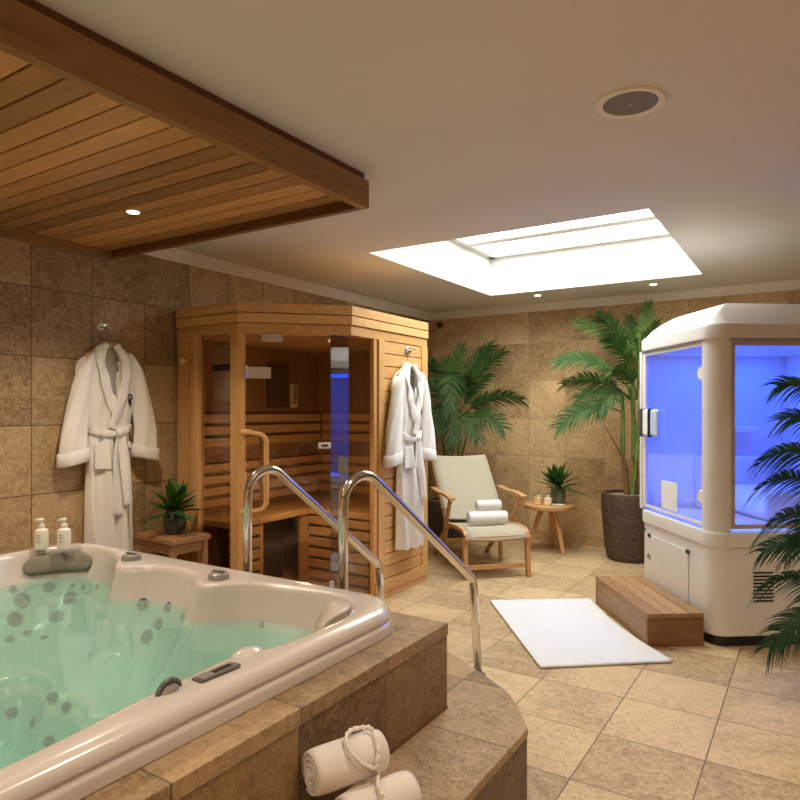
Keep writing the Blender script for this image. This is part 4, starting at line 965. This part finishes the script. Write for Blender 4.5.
MB().box((-.018, y1 - .275, hz + .005), (.016, y1 - .169, hz + .195)).build('handle_block', plain('frosted_clear', (.55, .65, .9), .2), h, bevel=.02)
# window on the broad side
x0, x1 = RR + .014, CWd - .092
wf = MB(); wf.box((x0, .010, .685), (x0 + .028, .036, 1.785)); wf.box((x1 - .028, .010, .685), (x1, .036, 1.785)); wf.box((x0 + .028, .010, .685), (x1 - .028, .036, .712)); wf.box((x0 + .028, .010, 1.758), (x1 - .028, .036, 1.785))
wfo = wf.build('window_frame', 'alu', cb, bevel=.003)
MB().box((x0 + .028, .019, .712), (x1 - .028, .026, 1.758)).build('window_glass', 'cabglass', wfo)
# access panel, lock, dots, louvre
hp_ = MB().box((-.004, .27, .165), (.0025, .80, .505)).build('access_panel', 'cabin', cb, bevel=.003)
for y, z in ((.80, .50), (.80, .17), (.27, .50), (.27, .17)): MB().box((-.007, y - .022, z - .012), (-.0045, y + .022, z + .012)).build('catch', 'black', hp_)
lk = MB().lathe([(.001, -.014), (.022, -.014), (.028, -.008), (.028, 0), (.001, 0)], (.0025, .80, .355), 24, 'X').build('lock', 'alu', hp_, smooth='auto', wn=True)
MB().lathe([(.001, -.017), (.009, -.017), (.009, -.0145), (.001, -.0145)], (.0025, .80, .355), 16, 'X').build('keyhole', 'black', lk)
MB().box((-.002, .875, .515), (.0025, .90, .54)).build('socket', 'dgrey', cb)
vt = MB().box((.245, .0006, .255), (.375, .0028, .45)).build('vent_plate', 'cabin', cb)
c = MB()
for i in range(9): c.box((.25, -.003, .262 + i * .0205), (.37, .0005, .271 + i * .0205))
c.build('vent_slots', 'black', vt)
for x, y, z in ((.16, -.011, .61), (.14, .002, .10)): MB().lathe([(.001, -.002), (.005, -.002), (.005, 0), (.001, 0)], (x, y, z), 12, 'Y').build('screw', 'alu', cb)
pp = MB().box((-.0035, .44, .715), (-.001, .66, .905)).xf(Matrix.Translation((.018, 0, 0))).build('paper_notice', 'paper')
pp.parent = None
pp.matrix_world = Matrix.LocRotScale(cb.location, cb.rotation_euler, None); tag(pp, 'blank white card fixed to the lower door glass of the steam cabin', 'notice')
pm = WM(cb) @ Vector((CWd / 2, CDp / 2, 1.755))
lamp('AREA', 'blue_lamp', pm, 13, (.012, .115, 1), cb, .8, (0, 0, YAW + CA), sizey=.7)
lamp('AREA', 'blue_floor_lamp', WM(cb) @ Vector((.3, CDp / 2, .70)), 4, (.02, .13, 1), cb, .35, (pi, 0, YAW + CA), sizey=.6)

# ------------------------------------------------------------------ timber step and mat
ws = thing('wooden_step', 'slatted brown timber step in front of the steam cabin door', 'step', W(1.438, 3.81), YAW + rad(3.0))
SL, SW_, SHt = .86, .34, .195
c = MB(); n = 4
for i in range(n): c.box((i * SW_ / n + .003, -.004, SHt - .024), ((i + 1) * SW_ / n - .003, SL + .004, SHt))
c.build('tread_boards', 'ipe', ws, bevel=.002)
MB().box((0.002, .022, 0), (.022, SL - .02, SHt - .0245)).build('side_board', 'ipe', ws, bevel=.002)
MB().box((SW_ - .022, .022, 0), (SW_ - .002, SL - .02, SHt - .0245)).build('side_board', 'ipe', ws, bevel=.002)
MB().box((.002, 0, 0), (SW_ - .002, .0215, SHt - .0245)).build('end_board', 'ipeX', ws, bevel=.002)
MB().box((.002, SL - .0195, 0), (SW_ - .002, SL, SHt - .0245)).build('end_board', 'ipeX', ws, bevel=.002)
mp = [Vector((-1.973, 4.323, 0)), Vector((-1.380, 4.750, 0)), Vector((-.655, 3.812, 0)), Vector((-1.235, 3.345, 0))]
def mf(a, b):
    p = (mp[0] * (1 - a) + mp[1] * a) * (1 - b) + (mp[3] * (1 - a) + mp[2] * a) * b
    e = min(a, 1 - a, b, 1 - b); p = p + (mp[0] - mp[1]).normalized() * (.045 * a * sin(pi * b))
    lift = .03 * max(0, 1 - math.hypot(a - 1, (b - 1) * 1.2) * 9) if False else 0
    wob = .0025 * sin(a * 23 + b * 9) * sin(b * 17 + a * 4)
    return (p.x, p.y, .009 + (.003 if e < .02 else 0) * 0 + wob * (0 if e == 0 else 1) + lift)
bm = thing('bath_mat', 'plain white cotton bath mat on the floor before the wooden step', 'mat', (-1.3, 4.06, 0))
MB().grid(mf, 40, 50).build('towelling', 'mat', bm, smooth=True, solid=.010, world=True)
def hemp(k):
    a, b = mp[k], mp[(k + 1) % 4]; cen = (mp[0] + mp[1] + mp[2] + mp[3]) / 4
    bow = (mp[0] - mp[1]).normalized() * .045
    return [tuple(((a.lerp(b, i / 20)) + (bow * sin(pi * i / 20) if k == 1 else bow * 0)).lerp(cen, .012)[:2]) + (.0105,) for i in range(21)]
for k in range(4): MB().tube(hemp(k), .0062, 8).build('hem', 'mat', bm, smooth=True, world=True)

# ------------------------------------------------------------------ towels beside the tub, with cord
TA = math.atan2(.92, .39)
t1 = roll('rolled_towel', 'cream rolled towel leaning between the platform face and the other towel', 'towel', (-1.055, 1.394, .449 - .060), TA, .215, .060, 'terry2', 'towels on the tiled step')
t2 = roll('rolled_towel', 'cream rolled towel lying flat on the tiled step under the end of the cord', 'towel', (-.97, 1.42, SZ + .001), TA, .215, .058, 'terry2', 'towels on the tiled step')
ax = Vector((.39, .92, 0)).normalized(); sdv = Vector((ax.y, -ax.x, 0))
def on_roll(c0, r, s, deg): return Vector(c0) + ax * s + (Vector((0, 0, 1)) * cos(rad(deg)) + sdv * sin(rad(deg))) * r
C1, C2 = (-1.055, 1.394, .449), (-.97, 1.42, SZ + .059)
kn = [on_roll(C1, .070, *q) for q in ((.048, 96), (.010, 76), (-.018, 40), (-.006, 12), (.025, -8), (.058, 0), (.072, 16), (.064, 62), (.053, 92))] + [on_roll(C2, .069, *q) for q in ((.012, -12), (-.004, 8), (-.018, 30), (-.012, 55), (.0, 80))]
path = []
for i in range(len(kn) - 1):
    for k in range(10): path.append(Vector(cat(kn[max(0, i - 1)], kn[i], kn[i + 1], kn[min(len(kn) - 1, i + 2)], k / 10)))
co = thing('cord', 'twisted cream cord looped over the two rolled towels', 'cord', path[0])
c = MB()
for ph in (0, pi):
    c.tube([p + Vector((sdv.x, sdv.y, 0)) * (.0032 * cos(i * .55 + ph)) + Vector((0, 0, .0032 * sin(i * .55 + ph))) for i, p in enumerate(path)], .0042, 7)
c.build('twisted_strands', 'terry2', co, smooth=True, world=True)

# ------------------------------------------------------------------ daylight, added fill spots, view
w = bpy.data.worlds.new('sky'); SC.world = w; w.use_nodes = True
bg = w.node_tree.nodes['Background']; bg.inputs[0].default_value = (1, .985, .95, 1); bg.inputs[1].default_value = 12.
pl = lamp('AREA', 'skylight_portal', ((SX0 + SX1) / 2, (SY0 + SY1) / 2, CH + SH + .07), 1, (1, 1, 1), None, SX1 - SX0, sizey=SY1 - SY0)
pl.data.cycles.is_portal = True
for x, y, z, e in ((.9, 1.4, CH, 70), (.2, -.7, CH, 105), (1.6, 3.6, CH, 70), (-1.3, -.9, CH, 110), (-2.82, .85, PB, 55), (-2.82, -.3, PB, 55)):
    lamp('SPOT', 'unseen_fill_spot', (x, y, z - .02), e, (1, .83, .62), None, .03, (0, 0, 0), 140, .9)  # spots without fixtures, added out of view to brighten room and left wall
SC.view_settings.view_transform = 'Standard'; SC.view_settings.look = 'None'; SC.view_settings.exposure = 0.
SC.cycles.max_bounces = 10; SC.cycles.diffuse_bounces = 5; SC.cycles.transparent_max_bounces = 24; SC.cycles.sample_clamp_indirect = 6.
SC.cycles.caustics_reflective = False; SC.cycles.caustics_refractive = False
